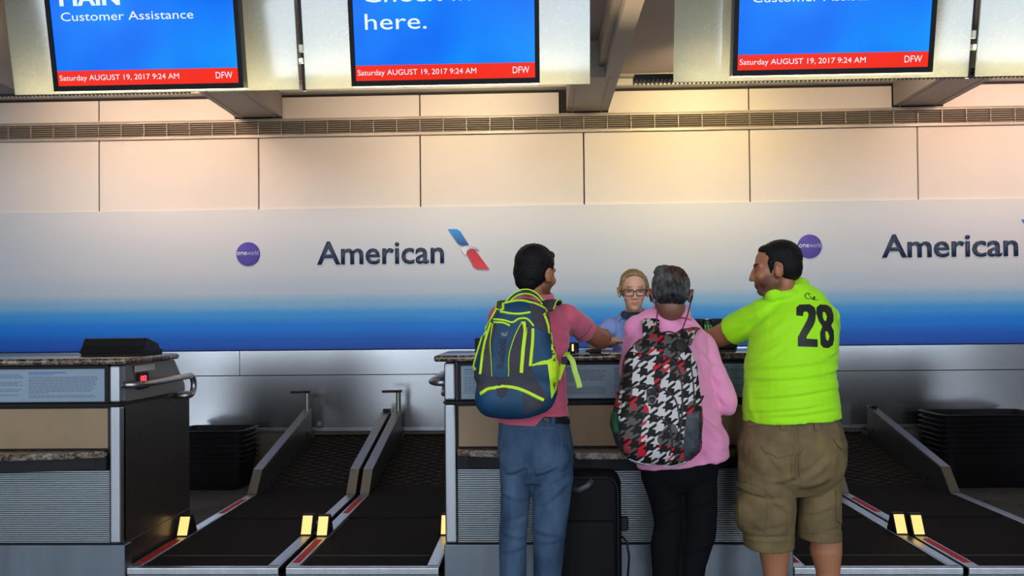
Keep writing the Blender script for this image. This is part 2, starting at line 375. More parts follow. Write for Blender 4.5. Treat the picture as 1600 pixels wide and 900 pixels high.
def screen(bl, br, label, texts):
    A, B = P(*bl, DS), P(*br, DS); W = B.x-A.x; H = W*.60
    Mx = tiltframe((A.x, DS, (A.z+B.z)/2)); t = thing('display_screen', label, 'screen', (A.x, DS, A.z))
    link('casing', tbox(Mx, 0, W, 0, .07, 0, H, .004), M_black, t)
    f = bmesh.new(); e = .026; y = -.010
    box(0, W, y, 0, 0, .030, bm=f); box(0, W, y, 0, H-e, H, bm=f); box(0, e, y, 0, .03, H-e, bm=f); box(W-e, W, y, 0, .03, H-e, bm=f); f.transform(Mx)
    link('bezel', f, mat('bezel', (.006, .006, .007), .4, spec=.12), t)
    hb = .083
    link('screen_image', tbox(Mx, e, W-e, -.003, 0, .03+hb, H-e), M_blue, t, label='bright blue screen area')
    link('date_bar', tbox(Mx, e, W-e, -.003, 0, .03, .03+hb), M_red, t, label='red bar with white date')
    def tx(s, x0, x1, z, h, bold=0):
        bm = fit_text(s, x0*W, x1*W, z, -.0045, h, 0, bold); bm.transform(Mx); link('lettering', bm, M_wht, t)
    tx('Saturday AUGUST 19, 2017 9:24 AM', .035, .665, .03+.030, .029, .0)
    tx('DFW', .858, .945, .03+.026, .036, -.004)
    for a in texts: tx(*a)
    # two mounts that tie the set to the pane behind it
    for q in (.25, .75): link('mount', tbox(Mx, W*q-.03, W*q+.03, .07, .13, .25, .33, .003), M_black, t)
screen((86, 143.5), (381.5, 138), 'leftmost hanging screen reading Customer Assistance', [('MAIN', .075, .39, .463, .085, .022), ('Customer Assistance', .075, .765, .383, .046, 0)])
screen((550, 135.5), (843.5, 130), 'middle hanging screen reading Check in here', [('Check in', .075, .645, .45, .085, 0), ('here.', .085, .41, .305, .085, 0)])
screen((1144, 122), (1456, 110.5), 'right hanging screen with its message cut off above', [('MAIN', .075, .39, .468, .085, .022), ('Customer Assistance', .09, .775, .388, .046, 0)])

# lighting strips behind the glass + warm wall-wash lamps
M_warm = mat('lamp_lens', (.8, .7, .5), .4, emit=((1, .72, .38), 6))
def strip(x0, x1, lab):
    y, z = 5.55, 2.975
    t = thing('light_strip', lab, 'ceiling light', (x0, y, z))
    bm = box(x0, x1, y-.05, y+.05, z, z+.035, .003); link('housing', bm, M_black, t)
    bm = bmesh.new()
    k = x0
    while k < x1-.02: box(k, k+.009, y-.045, y+.045, z-.012, z, bm=bm); k += .028
    link('louvre', bm, M_black, t, kind='stuff')
    k = x0+.9
    while k < x1:
        bm = bmesh.new(); tube(bm, [(k, y, z+.03), (k, y, 3.5)], .008, 8); link('hanger', bm, M_black, t); k += 1.3
strip(P(0, 146, 5.55).x-.6, P(300, 141, 5.55).x, 'black louvred light strip behind the leftmost pane')
strip(P(990, 128, 5.55).x, 5.2, 'black louvred light strip behind the right panes')
lamps = [(-3.9, (1, .74, .56), 60), (-2.85, (1, .70, .50), 72), (-1.55, (1, .74, .54), 38), (-.45, (1, .78, .52), 78), (1.35, (1, .76, .40), 105), (2.75, (1, .74, .52), 36), (3.95, (1, .66, .48), 78), (5.1, (1, .7, .5), 50)]
for i, (x, c, p) in enumerate(lamps):
    loc = (x, 6.05, 3.36)
    t = tag(link('ceiling_lamp', box(x-.07, x+.07, 5.99, 6.11, 3.40, 3.5, .01), M_black), 'black wall washing lamp on the ceiling behind the glass', 'lamp', 'wall washing lamps')
    l = bpy.data.lights.new('lamp_light', 'SPOT'); l.energy = p*1.12; l.color = c; l.spot_size = math.radians(112); l.spot_blend = 1; l.shadow_soft_size = .12
    o = bpy.data.objects.new('lamp_light', l); col.objects.link(o); o.location = loc
    o.rotation_euler = (Vector((x, WY, 2.95))-Vector(loc)).to_track_quat('-Z', 'Y').to_euler()
# lamps that glow through the lower edge of the panes
for x0, x1 in xs:
    area('pane_lamp_light', ((x0+x1)/2, DG+.20, gl_zb-.02), ((x0+x1)/2, DG-.03, gl_zb+.13), (x1-x0, .03), 15, (1, .76, .42))

# sprinkler head
c = P(927, 114, 6.95); t = thing('sprinkler', 'small dark sprinkler head hanging between the glass panes', 'sprinkler', c)
bm = bmesh.new(); tube(bm, [c+Vector((0, 0, .03)), (c.x, c.y, 3.5)], .012, 10); link('pipe', bm, M_black, t)
bm = bmesh.new(); tube(bm, [c+Vector((0, 0, .045)), c, c-Vector((0, 0, .03))], [.036, .02, .012], 12); link('rosette', bm, M_steel2, t)
for s in (-1, 1):
    bm = bmesh.new(); tube(bm, [c+Vector((s*.02, 0, .04)), c+Vector((s*.024, 0, 0)), c-Vector((s*.004, 0, .045))], .004, 6); link('arm', bm, M_black, t)

# ---------------------------------------------------------------- counters
def granite():
    m = mat('granite', (.2, .15, .12), .16); nt = m.node_tree; n = nt.nodes; L = nt.links
    tc = n.new('ShaderNodeTexCoord'); v = n.new('ShaderNodeTexVoronoi'); v.inputs['Scale'].default_value = 95; L.new(tc.outputs['Object'], v.inputs['Vector'])
    v2 = n.new('ShaderNodeTexNoise'); v2.inputs['Scale'].default_value = 34; v2.inputs['Detail'].default_value = 5; L.new(tc.outputs['Object'], v2.inputs['Vector'])
    mx = n.new('ShaderNodeMath'); mx.operation = 'MULTIPLY_ADD'; mx.inputs[1].default_value = .45; L.new(v.outputs['Color'], mx.inputs[0]); L.new(v2.outputs['Fac'], mx.inputs[2])
    rp = ramp(nt, [(.45, (.008, .007, .007)), (.60, (.035, .024, .02)), (.74, (.13, .088, .062)), (.9, (.26, .20, .15))]); L.new(mx.outputs[0], rp.inputs[0]); L.new(rp.outputs[0], n['Principled BSDF'].inputs['Base Color']); return m
M_gran = granite()
M_tan = mat('tan_laminate', (.30, .205, .115), .55, var=(6, .1))
M_side = mat('side_bronze', (.065, .054, .047), .28, .3, spec=.3, var=(25, .2))
M_upper = mat('riser_bronze', (.26, .23, .19), .35, .6)
M_corr = mat('ribbed_aluminium', (.33, .36, .37), .36, .7)
M_base = mat('base_steel', (.18, .20, .23), .34, .9, var=(3, .18), stretch=(3, 3, .2))
M_gap = mat('channel_black', (.010, .009, .011), .5, spec=.2)
def infomat():
    m = mat('info_print', srgb(150, 172, 188), .4); nt = m.node_tree; n = nt.nodes; L = nt.links
    tc = n.new('ShaderNodeTexCoord'); sp = n.new('ShaderNodeSeparateXYZ'); L.new(tc.outputs['Object'], sp.inputs[0])
    return m
M_info = mat('info_print', srgb(132, 152, 168), .35, var=(2, .08)); M_ink = mat('info_ink', srgb(88, 108, 132), .6); M_ink2 = mat('info_ink_blue', srgb(40, 90, 170), .6)
CD = 4.0
def counter(x0, x1, label, led=False):
    t = thing('check_in_counter', label, 'counter', ((x0+x1)/2, CD, 0))
    W = x1-x0; rnd = random.Random(int(x0*10)+50)
    link('plinth', box(x0-.005, x1+.024, CD-.02, CD+.05, 0, .302, .004), M_base, t, label='brushed steel plinth')
    link('lower_cabinet', box(x0, x1, CD+.05, 4.79, 0, .299, .003), M_side, t)
    link('cabinet', box(x0, x1, CD+.02, 4.79, .30, .984, .003), M_side, t)
    for a, b in ((x0, x0+.058), (x1-.058, x1)):
        link('corner_post', box(a, b, CD-.012, CD+.05, .304, .978, .012, seg=3), M_steel2, t)
        link('corner_post', box(a, b, CD-.012, CD+.05, .992, 1.178, .012, seg=3), M_steel2, t)
    a, b = x0+.062, x1-.062
    # ribbed front: one profile
    pts = [(CD+.03, .307)]; k = 34; z0, z1 = .307, .664
    for i in range(k):
        za = z0+(z1-z0)*i/k; dz = (z1-z0)/k
        pts += [(CD+.012, za), (CD+.0, za+dz*.25), (CD+.0, za+dz*.6), (CD+.012, za+dz*.85)]
    pts += [(CD+.03, z1)]
    link('ribbed_panel', prism(pts, 'x', a, b), M_corr, t, label='ribbed aluminium front panel')
    link('channel', box(a, b, CD-.03, CD+.03, .666, .735, .003), M_gap, t)
    # bowed lower shelf
    n = 24; out = []
    for i in range(n+1):
        q = i/n; out.append((a+(b-a)*q, CD-.035-.125*math.sin(PI*min(1, max(0, q)))**.75))
    link('bag_shelf', prism([(a, CD+.03)]+out+[(b, CD+.03)], 'z', .732, .762, .006, seg=2), M_gran, t, label='bowed granite bag shelf')
    o2 = [(x, y+.03) for x, y in out]
    link('shelf_support', prism([(a, CD+.03)]+o2+[(b, CD+.03)], 'z', .672, .731, .003), M_gap, t)
    link('front_panel', box(a+.006, b-.006, CD-.002, CD+.03, .770, .966, .003), M_tan, t, label='tan laminate front panel')
    link('edge_strip', box(a, b, CD+.004, CD+.04, .764, .972), M_gap, t)
    link('black_band', box(x0-.004, x1+.004, CD-.014, CD+.5, .978, .991, .002), M_gap, t)
    # riser with a raked back
    prof = [(CD+.02, .99), (CD+.74, .99), (CD+.74, 1.03), (CD+.60, 1.18), (CD+.02, 1.18)]
    link('riser', prism(prof, 'x', x0+.004, x1-.004, .004), M_upper, t)
    link('info_frame', box(a, b, CD-.002, CD+.03, .992, 1.180, .003), M_gap, t)
    ip = link('info_panel', box(a+.02, b-.02, CD-.006, CD+.0, 1.000, 1.162, .002), M_info, t, label='pale blue printed notice panel')
    bm = bmesh.new(); bb = bmesh.new(); ncol = 4; cw = (b-a-.06)/ncol
    for c in range(ncol):
        cx = a+.035+c*cw; z = 1.146; box(cx, cx+cw*.5, CD-.0068, CD-.006, z-.004, z, bm=bb); z -= .009
        para = 0
        while z > 1.018:
            para += 1; wd = cw*(.93-rnd.random()*.08); last = rnd.random() < .2
            x = cx
            end = cx+(wd*rnd.uniform(.3, .7) if last else wd)
            while x < end-.01:
                l = rnd.uniform(.010, .028); box(x, min(x+l, end), CD-.0068, CD-.006, z-.0032, z, bm=bm); x += l+.004
            z -= .013 if last else .0078
    link('print', bm, M_ink, ip, kind='stuff'); link('headings', bb, M_ink2, ip)
    # granite ledge, bullnosed
    link('granite_ledge', box(x0-.045, x1+.045, CD-.05, CD+.56, 1.183, 1.214, .013, seg=3), M_gran, t, smooth=40, label='speckled brown granite ledge')
    for s, xe in ((1, x1), (-1, x0)):
        X = xe+s*.075
        pts = [(xe-s*.005, CD+.03, 1.078), (xe+s*.03, CD+.035, 1.078), (xe+s*.06, CD+.07, 1.078), (X, CD+.12, 1.078), (X, CD+.62, 1.084)]
        pts += [(X, y, z) for _, y, z in arc((0, CD+.62, 1.029), .055, 90, -90, 10, 'yz')] + [(X-s*.02, CD+.60, .974), (xe-s*.005, CD+.60, .972)]
        bm = bmesh.new(); tube(bm, pts, .017, 14); link('grab_handle', bm, M_steel2, t, smooth=True)
    bm = box(x1-.004, x1+.012, CD+.155, CD+.265, 1.045, 1.130, .006); d = link('scale_display', bm, M_gap, t, label='small black weight display')
    bm = bmesh.new(); zc, yc = 1.088, CD+.175
    for k in range(2):
        y0 = yc+k*.032
        for a_, b_ in (((0, .022), (.02, .022)), ((0, 0), (.02, 0)), ((0, -.022), (.02, -.022)), ((.02, .022), (.02, -.022)), ((0, -.022), (0, .022))):
            tube(bm, [(x1+.0125, y0+a_[0], zc+a_[1]), (x1+.0125, y0+b_[0], zc+b_[1])], .0035, 6)
    link('digits', bm, mat('led_red', (.05, 0, 0), .4, emit=((1, .03, .05), 3.2)), d)
    link('sticker', box(x1+.002, x1+.0062, CD+.13, CD+.34, 1.136, 1.168), mat('sticker', (.62, .60, .55), .6), t, label='pale sticker above the display')
    return t
C1 = P(190, 700, CD).x; C1b = P(199, 880, CD).x
conv_x = [(P(197.8, 889, CD).x, P(435.6, 888, CD).x), (P(446, 888, CD).x, P(686, 885, CD).x), (P(1240, 884, CD).x, P(1505.3, 883, CD).x), (P(1512.6, 883, CD).x, P(1512.6, 883, CD).x+.80)]
C2a = P(695, 700, CD).x
print('counter x', C1, C2a, conv_x)
counter(C1-1.68, C1, 'check-in counter at the left edge, nobody standing at it')
counter(C2a, conv_x[2][0]-.03, 'check-in counter in the middle where the three men stand')
counter(conv_x[3][1]+.03, conv_x[3][1]+1.71, 'check-in counter outside the right edge, only its steel handle in view')

# ---------------------------------------------------------------- baggage conveyors
M_redl = mat('red_label', (.55, .012, .018), .6, spec=.2, var=(110, .6), color2=(.5, .16, .14), lo=.25, hi=.45, stretch=(1, .5, 1))
M_pl = mat('rail_plate', (.34, .37, .42), .3, 1.)
M_glow = mat('lit_amber', (.05, .04, .01), .3, emit=((1, .63, .2), 1.35))
HC = .186
def conveyor(x0, x1, label, post=True):
    t = thing('baggage_conveyor', label, 'conveyor', ((x0+x1)/2, CD, 0))
    rw = .062; bx0, bx1 = x0+rw+.004, x1-rw-.004; f = CD
    link('frame', box(x0, x1, f, 5.72, .02, HC-.012, .004), M_base, t, label='steel frame front')
    link('front_lip', box(x0, x1, f-.006, f+.03, HC-.035, HC+.002, .006, seg=3), M_steel2, t)
    link('frame', box(x0+.02, x1-.02, 5.72, 7.08, .02, .16, .004), M_side, t, label='dark rear frame')
    # weighing belt, transfer belt
    link('scale_belt', box(bx0, bx1, f+.03, 5.005, HC-.03, HC-.003, .010, seg=2), M_rub, t, label='black scale belt')
    link('transfer_belt', box(bx0, bx1, 5.03, 5.97, HC-.03, HC+.001, .010, seg=2), M_rub, t, label='black transfer belt')
    bm = box(bx0+.01, bx1-.01, f+.215, f+.219, HC-.003, HC-.0015); link('seam', bm, mat('seam_grey', (.07, .065, .06), .6), t)
    # inclined belt with raised diamond tread
    yA, zA, yB, zB = 5.99, HC-.004, 7.12, .385
    link('incline_belt', prism([(yA, zA-.03), (yB, zB-.03), (yB+.10, zB-.05), (yB+.10, zB-.02), (yB, zB), (yA, zA)], 'x', bx0, bx1), mat('tread_base', (.024, .020, .017), .7, spec=.15), t, label='black inclined belt')
    d = Vector((0, yB-yA, zB-zA)); Ls = d.length; d.normalize(); nrm = Vector((0, -d.z, d.y))
    bm = bmesh.new(); W = bx1-bx0; sl = .62; pitch = .085
    def seg(u0, v0, u1, v1):
        p, q = [Vector((bx0+u, yA, zA))+d*v for u, v in ((u0, v0), (u1, v1))]
        tube(bm, [p+nrm*.001, q+nrm*.001], .0045, 4)
    for sgn in (1, -1):
        c = -Ls*2
        while c < Ls*2+W:
            # line: v = sgn*sl*u + c clipped to the belt
            pts = []
            for u in (0, W):
                v = sgn*sl*u+c
                if 0 <= v <= Ls: pts.append((u, v))
            for v in (0, Ls):
                u = (v-c)/(sgn*sl)
                if 0 < u < W: pts.append((u, v))
            if len(pts) >= 2: seg(*pts[0], *pts[1])
            c += pitch
    link('diamond_tread', bm, M_rub, t, kind='stuff')
    bm = bmesh.new(); k = bx0
    while k < bx1-.02: ball(bm, (k+.02, yB+.02, zB+.006), (.022, .02, .014), 8); k += .036
    link('end_tread', bm, M_rub, t, kind='stuff')
    # low rails, then tall guards
    for side, a in (('l', x0), ('r', x1-rw)):
        link('low_rail', box(a, a+rw, f+.004, 5.70, HC-.04, HC+.004, .003), M_steel2, t)
        g = [(5.68, HC-.06), (5.68, HC+.004), (5.80, .335), (7.08, .625), (7.08, .20), (5.9, .10)]
        G = link('side_guard', prism(g, 'x', a, a+rw, .004), mat('guard_dark', (.12, .112, .10), .38, .75), t, label='dark side of tall guard')
        e = bmesh.new()
        for (ya, za), (yb, zb) in ((g[1], g[2]), (g[2], g[3])):
            prism([(ya-.002, za+.001), (yb-.002 if yb < 6 else yb, zb+.001), (yb if yb > 6 else yb+.004, zb+.007 if yb > 6 else zb+.005), (ya-.004, za+.006)], 'x', a-.001, a+rw+.001, bm=e)
        link('guard_cap', e, mat('cap_steel', (.33, .32, .30), .36, .9), G, label='satin steel cap')
        for yy, z2 in ((6.0, .22), (6.95, .44)):
            bm = bmesh.new(); xx = a+rw if side == 'l' else a
            bmesh.ops.create_cone(bm, cap_ends=True, segments=12, radius1=.011, radius2=.011, depth=.006, matrix=Matrix.Translation((xx, yy, z2)) @ Matrix.Rotation(PI/2, 4, 'Y')); link('bolt', bm, M_gap, G)
        # lit indicator wedge
        yb_ = 4.58 if side == 'r' else 4.56
        pr = [(yb_, HC+.004), (yb_+.050, HC+.112), (yb_+.075, HC+.114), (yb_+.13, HC+.004)]
        W_ = link('indicator', prism(pr, 'x', a-.004, a+rw+.002, .003), M_gap, t, label='black wedge with a lit face')
        link('lit_face', prism([(yb_+.0005, HC+.012), (yb_+.0435, HC+.105), (yb_+.0475, HC+.105), (yb_+.005, HC+.012)], 'x', a+.002, a+rw-.006), M_glow, W_)
    link('warning_label', box(x0+.014, x0+.050, f+.07, f+.50, HC+.004, HC+.0052), M_redl, t, label='red warning label')
    link('warning_label', box(x0+.014, x0+.050, 5.12, 5.52, HC+.004, HC+.0052), M_redl, t, label='red warning label')
    link('rail_plate', box(x0+.006, x0+.058, 4.72, 5.06, HC+.004, HC+.006, .001, seg=1), M_pl, t)
    link('rail_plate', box(x1-rw+.006, x1-.008, f+.02, 4.54, HC+.004, HC+.006, .001, seg=1), M_pl, t)
    if post:
        xc = x0+rw*.62; yc = 7.03
        p = bmesh.new(); tube(p, [(xc, yc, .61), (xc, yc, .775)], .021, 12); pp = link('post', p, mat('post_metal', (.4, .38, .34), .35, .8), t, smooth=40)
        s = -1; link('paddle', prism([(xc+.03, yc+.02), (xc+.03, yc-.035), (xc-.13, yc-.06), (xc-.135, yc-.03)], 'z', .775, .795, .003), M_gap, pp, label='black paddle on post')
    xc = x1-rw*.5; bm = box(xc-.025, xc+.025, 6.99, 7.05, .618, .636, .004); link('stop_button', bm, M_gap, t, label='black button')
    return t
lab = ['baggage conveyor beside the empty left counter', 'baggage conveyor directly left of the middle counter', 'baggage conveyor behind the man in green, nearest to him', 'baggage conveyor at the right edge beside the large tray stack']
for (a, b), l in zip(conv_x, lab): conveyor(a, b, l)

# ---------------------------------------------------------------- stacked trays
M_tray = mat('tray_black', (.012, .012, .014), .55, spec=.2, bump=(40, .3, .004))
def tray_mesh(w, d, h):
    bm = bmesh.new(); rings = []
    def ring(wx, dy, z, r=.06):
        pts = []
        for cx, cy, a0 in ((1, 1, 0), (-1, 1, 90), (-1, -1, 180), (1, -1, 270)):
            for k in range(5):
                a = math.radians(a0+22.5*k); pts.append((cx*(wx/2-r)+r*math.cos(a), cy*(dy/2-r)+r*math.sin(a), z))
        return [bm.verts.new(p) for p in pts]
    sec = [(w*.80, d*.80, 0), (w*.84, d*.84, .01), (w*.93, d*.93, h-.03), (w*.935, d*.935, h-.012), (w, d, h-.012), (w+.006, d+.006, h-.006), (w, d, h), (w*.925, d*.925, h), (w*.90, d*.90, h-.03), (w*.80, d*.80, .014)]
    R = [ring(a, b, z) for a, b, z in sec]
    for r0, r1 in zip(R, R[1:]):
        for k in range(20): bm.faces.new((r0[k], r0[(k+1) % 20], r1[(k+1) % 20], r1[k]))
    bm.faces.new(R[0][::-1]); bm.faces.new(R[-1]); return bm
def trays(cx, cy, w, d, h, n, dz, where, grp):
    names = ['topmost', 'second from top', 'third from top', 'fourth from top', 'fifth from top', 'sixth from top', 'seventh from top', 'lowest']
    base = None
    for i in range(n):
        k = n-1-i; nm = 'lowest' if i == 0 else names[k]
        if base is None:
            o = link('baggage_tray', tray_mesh(w, d, h), M_tray, smooth=40); base = o
        else: o = base.copy(); col.objects.link(o)
        o.location = (cx+random.uniform(-.006, .006), cy+random.uniform(-.006, .006), dz*i+.001); o.rotation_euler.z = random.uniform(-.012, .012)
        tag(o, f'black plastic baggage tray, {nm} of the {where} stack', 'tray', grp)
trays(P(380, 700, 6.72).x-.30, 6.93, .60, .42, .24, 7, .042, 'left', 'trays stacked by the left conveyor')
trays(P(1470, 700, 6.72).x+.42, 6.93, .84, .46, .30, 8, .041, 'right', 'trays stacked at the right edge')
# ---------------------------------------------------------------- figure tools
RI = np.array(ROT.transposed()); CAMV = np.array((0, 0, CAMH))
def PX(co):
    """picture coordinates of world points (only used to lay seams and folds along the cloth)"""
    d = (co-CAMV) @ RI.T
    return np.stack([CX-d[:, 0]/d[:, 2]*F, CY+d[:, 1]/d[:, 2]*F], 1)
def getco(me):
    a = np.empty(len(me.vertices)*3, 'f'); me.vertices.foreach_get('co', a); return a.reshape(-1, 3).astype('d')
def getno(me):
    a = np.empty(len(me.vertices)*3, 'f'); me.vertices.foreach_get('normal', a); return a.reshape(-1, 3).astype('d')
def setco(me, co): me.vertices.foreach_set('co', co.astype('f').ravel()); me.update()
def remesh(bm, vox, it=6, fac=.5):
    me = bpy.data.meshes.new('r'); bm.to_mesh(me); bm.free(); o = bpy.data.objects.new('r', me); col.objects.link(o)
    m = o.modifiers.new('a', 'REMESH'); m.mode = 'VOXEL'; m.voxel_size = vox; m.use_smooth_shade = True
    if it: s = o.modifiers.new('b', 'SMOOTH'); s.iterations = it; s.factor = fac
    dg = bpy.context.evaluated_depsgraph_get(); r = bpy.data.meshes.new_from_object(o.evaluated_get(dg))
    bpy.data.objects.remove(o); bpy.data.meshes.remove(me); r.shade_smooth(); return r
def sect(py, xl, xr, D, dy):
    a, b = P(xl, py, D), P(xr, py, D); return ((a+b)/2, ((b-a).length/2, dy))
def loft(bm, secs, n=36, grow=0., round_ends=False):
    tube(bm, [s[0] for s in secs], [(s[1][0]+grow, s[1][1]+grow) for s in secs], n, uaxis=(1, 0, 0), round_ends=round_ends)
def limb(bm, pts, rads, n=20, ends=True, grow=0.):
    tube(bm, pts, [(r+grow if not isinstance(r, (tuple, list)) else (r[0]+grow, r[1]+grow)) for r in rads], n, round_ends=ends)
def creases(me, folds, noise_amp=0., sc=(9, 9, 9), seed=0):
    """press folds into cloth: (x0,y0,x1,y1,width,depth) in picture units, plus soft random folds"""
    co, no = getco(me), getno(me); px = PX(co); d = np.zeros(len(co))
    back = no[:, 1] < .35
    for x0, y0, x1, y1, w_, a in folds:
        p0 = np.array((x0, y0)); v = np.array((x1-x0, y1-y0)); L2 = v@v
        t = np.clip(((px-p0)@v)/L2, 0, 1); bow = 3*np.sin(t*PI); q = px-(p0+t[:, None]*v); nn = np.array((-v[1], v[0]))/L2**.5
        s = q@nn-bow; al = np.abs((px-p0)@v/L2-.5)
        fade = np.clip((.62-al)/.25, 0, 1)
        d += back*a*fade*(np.exp(-(s/w_)**2)-.7*np.exp(-((s-1.9*w_)/w_)**2))
    if noise_amp:
        off = Vector((seed*7.3, seed*3.1, seed))
        d += np.array([noise.noise(Vector((c[0]*sc[0], c[1]*sc[1], c[2]*sc[2]))+off)+.5*noise.noise(Vector((c[0]*sc[0]*2.3, c[1]*sc[1]*2.3, c[2]*sc[2]*2.3))+off) for c in co])*noise_amp
    setco(me, co+no*d[:, None])
def headM(c, yaw, pitch=0, roll=0, s=1.):
    R = math.radians
    return Matrix.Translation(c) @ Matrix.Rotation(R(yaw), 4, 'Z') @ Matrix.Rotation(R(pitch), 4, 'X') @ Matrix.Rotation(R(roll), 4, 'Y') @ Matrix.Scale(s, 4)
def head_bm(M, fem=False, wide=1.):
    """head in its own frame: face towards +y, z up"""
    b = bmesh.new()
    ball(b, (0, -.012, .035), (.074, .094, .083), 28)
    ball(b, (0, .030, -.015), (.062*wide, .060, .080), 28)
    ball(b, (0, .054, -.086 if fem else -.082), (.026 if fem else .038, .032, .026), 20)
    ball(b, (0, .012, -.048), (.054*wide if fem else .060*wide, .062, .046), 24)
    if fem: ball(b, (0, .040, -.050), (.050, .048, .052), 24)
    for s in (-1, 1):
        tube(b, [(s*.044*wide, .004, -.05), (s*(.016 if fem else .024), .054, -.088)], [.014, .016] if fem else [.020, .020], 14, round_ends=True)
        ball(b, (s*.036*wide, .062, -.024), (.025, .022, .024), 16)
        tube(b, [(s*.010, .082, .026), (s*.034, .080, .030), (s*.052, .062, .022)], [.009, .0085, .007], 10, round_ends=True)
        rot = Matrix.Rotation(math.radians(-18*s), 3, 'Z') @ Matrix.Rotation(math.radians(-8), 3, 'X')
        ball(b, (s*.077, -.010, -.006), (.009, .020, .032), 16, rot)
        tube(b, [(s*.080, .004, -.030), (s*.086, .000, .010), (s*.090, -.012, .025), (s*.092, -.026, .012), (s*.088, -.022, -.012), (s*.080, -.006, -.034)], [.0045]*6, 8, round_ends=True)
        ball(b, (s*.012, .098, -.030), (.0085, .010, .008), 12)
        tube(b, [(s*.021, .078, -.005), (s*.040, .074, -.006)], [.0075, .0065], 10, round_ends=True)
    nz = .8 if fem else 1.
    tube(b, [(0, .083, .018), (0, .094, .0), (0, .101, -.020), (0, .1035, -.028)], [.0075, .0085, .0105*nz, .0115*nz], 12, round_ends=True)
    tube(b, [(-.020, .079, -.054), (-.008, .089, -.0515), (.008, .089, -.0515), (.020, .079, -.054)], [.004, .006, .006, .004], 10, round_ends=True)
    tube(b, [(-.017, .079, -.060), (0, .088, -.0635), (.017, .079, -.060)], [.004, .0068, .004], 10, round_ends=True)
    ball(b, (0, .072, -.055), (.027, .018, .022), 14)
    b.transform(M); return b
def addbm(dst, src):
    me = bpy.data.meshes.new('t'); src.to_mesh(me); src.free(); dst.from_mesh(me); bpy.data.meshes.remove(me)
def hand(bm, wrist, tip_dir, palm_n, s=1., curl=.5, side=1):
    """palm with four fingers and a thumb; tip_dir towards the finger tips, palm_n out of the palm"""
    t = Vector(tip_dir).normalized(); nn = Vector(palm_n); nn = (nn-t*nn.dot(t)).normalized(); l = t.cross(nn)*side; w = Vector(wrist)
    tube(bm, [w, w+t*.03*s, w+t*.085*s], [(.026*s, .016*s), (.036*s, .016*s), (.040*s, .013*s)], 14, uaxis=l, round_ends=True)
    for k, (o, ln) in enumerate(((-.030, .062), (-.010, .074), (.010, .078), (.030, .068))):
        p = w+t*.085*s+l*(o*s); d = (t+l*(o*1.6)).normalized(); pts = [p]; a = curl*.35
        for q in (.42, .32, .26):
            dd = (d*math.cos(a)+nn*math.sin(a)); pts.append(pts[-1]+dd*ln*s*q); a += curl*.6
        tube(bm, pts, [.0095*s, .009*s, .0085*s, .0075*s], 10, round_ends=True)
    p = w+t*.022*s+l*.028*s
    tube(bm, [p, p+(t*.7+l*.75+nn*.2)*.032*s, p+(t*1.2+l*.8+nn*.5)*.048*s], [.013*s, .0105*s, .0085*s], 10, round_ends=True)
def skinmat(name, color, rough=.5):
    m = mat(name, color, rough, bump=(160, .12, .001)); nt = m.node_tree; n = nt.nodes; L = nt.links; b = n['Principled BSDF']
    a = n.new('ShaderNodeVertexColor'); a.layer_name = 'tint'; mx = n.new('ShaderNodeMixRGB'); mx.blend_type = 'MULTIPLY'; mx.inputs[0].default_value = 1
    mx.inputs[1].default_value = (*color, 1); L.new(a.outputs['Color'], mx.inputs[2]); L.new(mx.outputs[0], b.inputs['Base Color'])
    b.inputs['Subsurface Weight'].default_value = .06; b.inputs['Subsurface Radius'].default_value = (.01, .004, .002); return m
def tint(me, M, spots):
    """pigment: spots = (centre, radii, rgb multiplier) in the head's own frame"""
    co = getco(me); Mi = np.array(M.inverted()); q = co @ Mi[:3, :3].T+Mi[:3, 3]; c = np.ones((len(co), 4))
    for ce, r, rgb in spots:
        d = np.sqrt((((q-np.array(ce))/np.array(r))**2).sum(1)); w_ = np.clip((1.25-d)/.5, 0, 1)[:, None]
        c[:, :3] = c[:, :3]*(1-w_)+c[:, :3]*np.array(rgb)*w_
    at = me.color_attributes.new('tint', 'FLOAT_COLOR', 'POINT'); at.data.foreach_set('color', c.astype('f').ravel())
def hair(M, balls, vox=.005, amp=.0025, sc=120, tubes=()):
    b = bmesh.new()
    for c, r in balls: ball(b, c, r, 28)
    for pts, rr in tubes: tube(b, pts, rr, 10, round_ends=True)
    b.transform(M); me = remesh(b, vox, 3); co, no = getco(me), getno(me)
    d = np.array([noise.noise(Vector(c)*sc)+.6*noise.noise(Vector((c[0]*sc*.4, c[1]*sc*.4, c[2]*sc*.4))) for c in co])
    setco(me, co+no*(d*amp)[:, None]); return me
def bvh(me):
    bm = bmesh.new(); bm.from_mesh(me); t = BVHTree.FromBMesh(bm); bm.free(); return t
CAMO = Vector((0, 0, CAMH))
def shoot(tree, x, y, off, D0):
    d = (P(x, y, 4.)-CAMO).normalized(); h = tree.ray_cast(CAMO, d)
    if h[0] is None:
        h = tree.find_nearest(P(x, y, D0))
    nrm = h[1] if h[1].dot(d) < 0 else -h[1]
    return h[0]+nrm*off, nrm
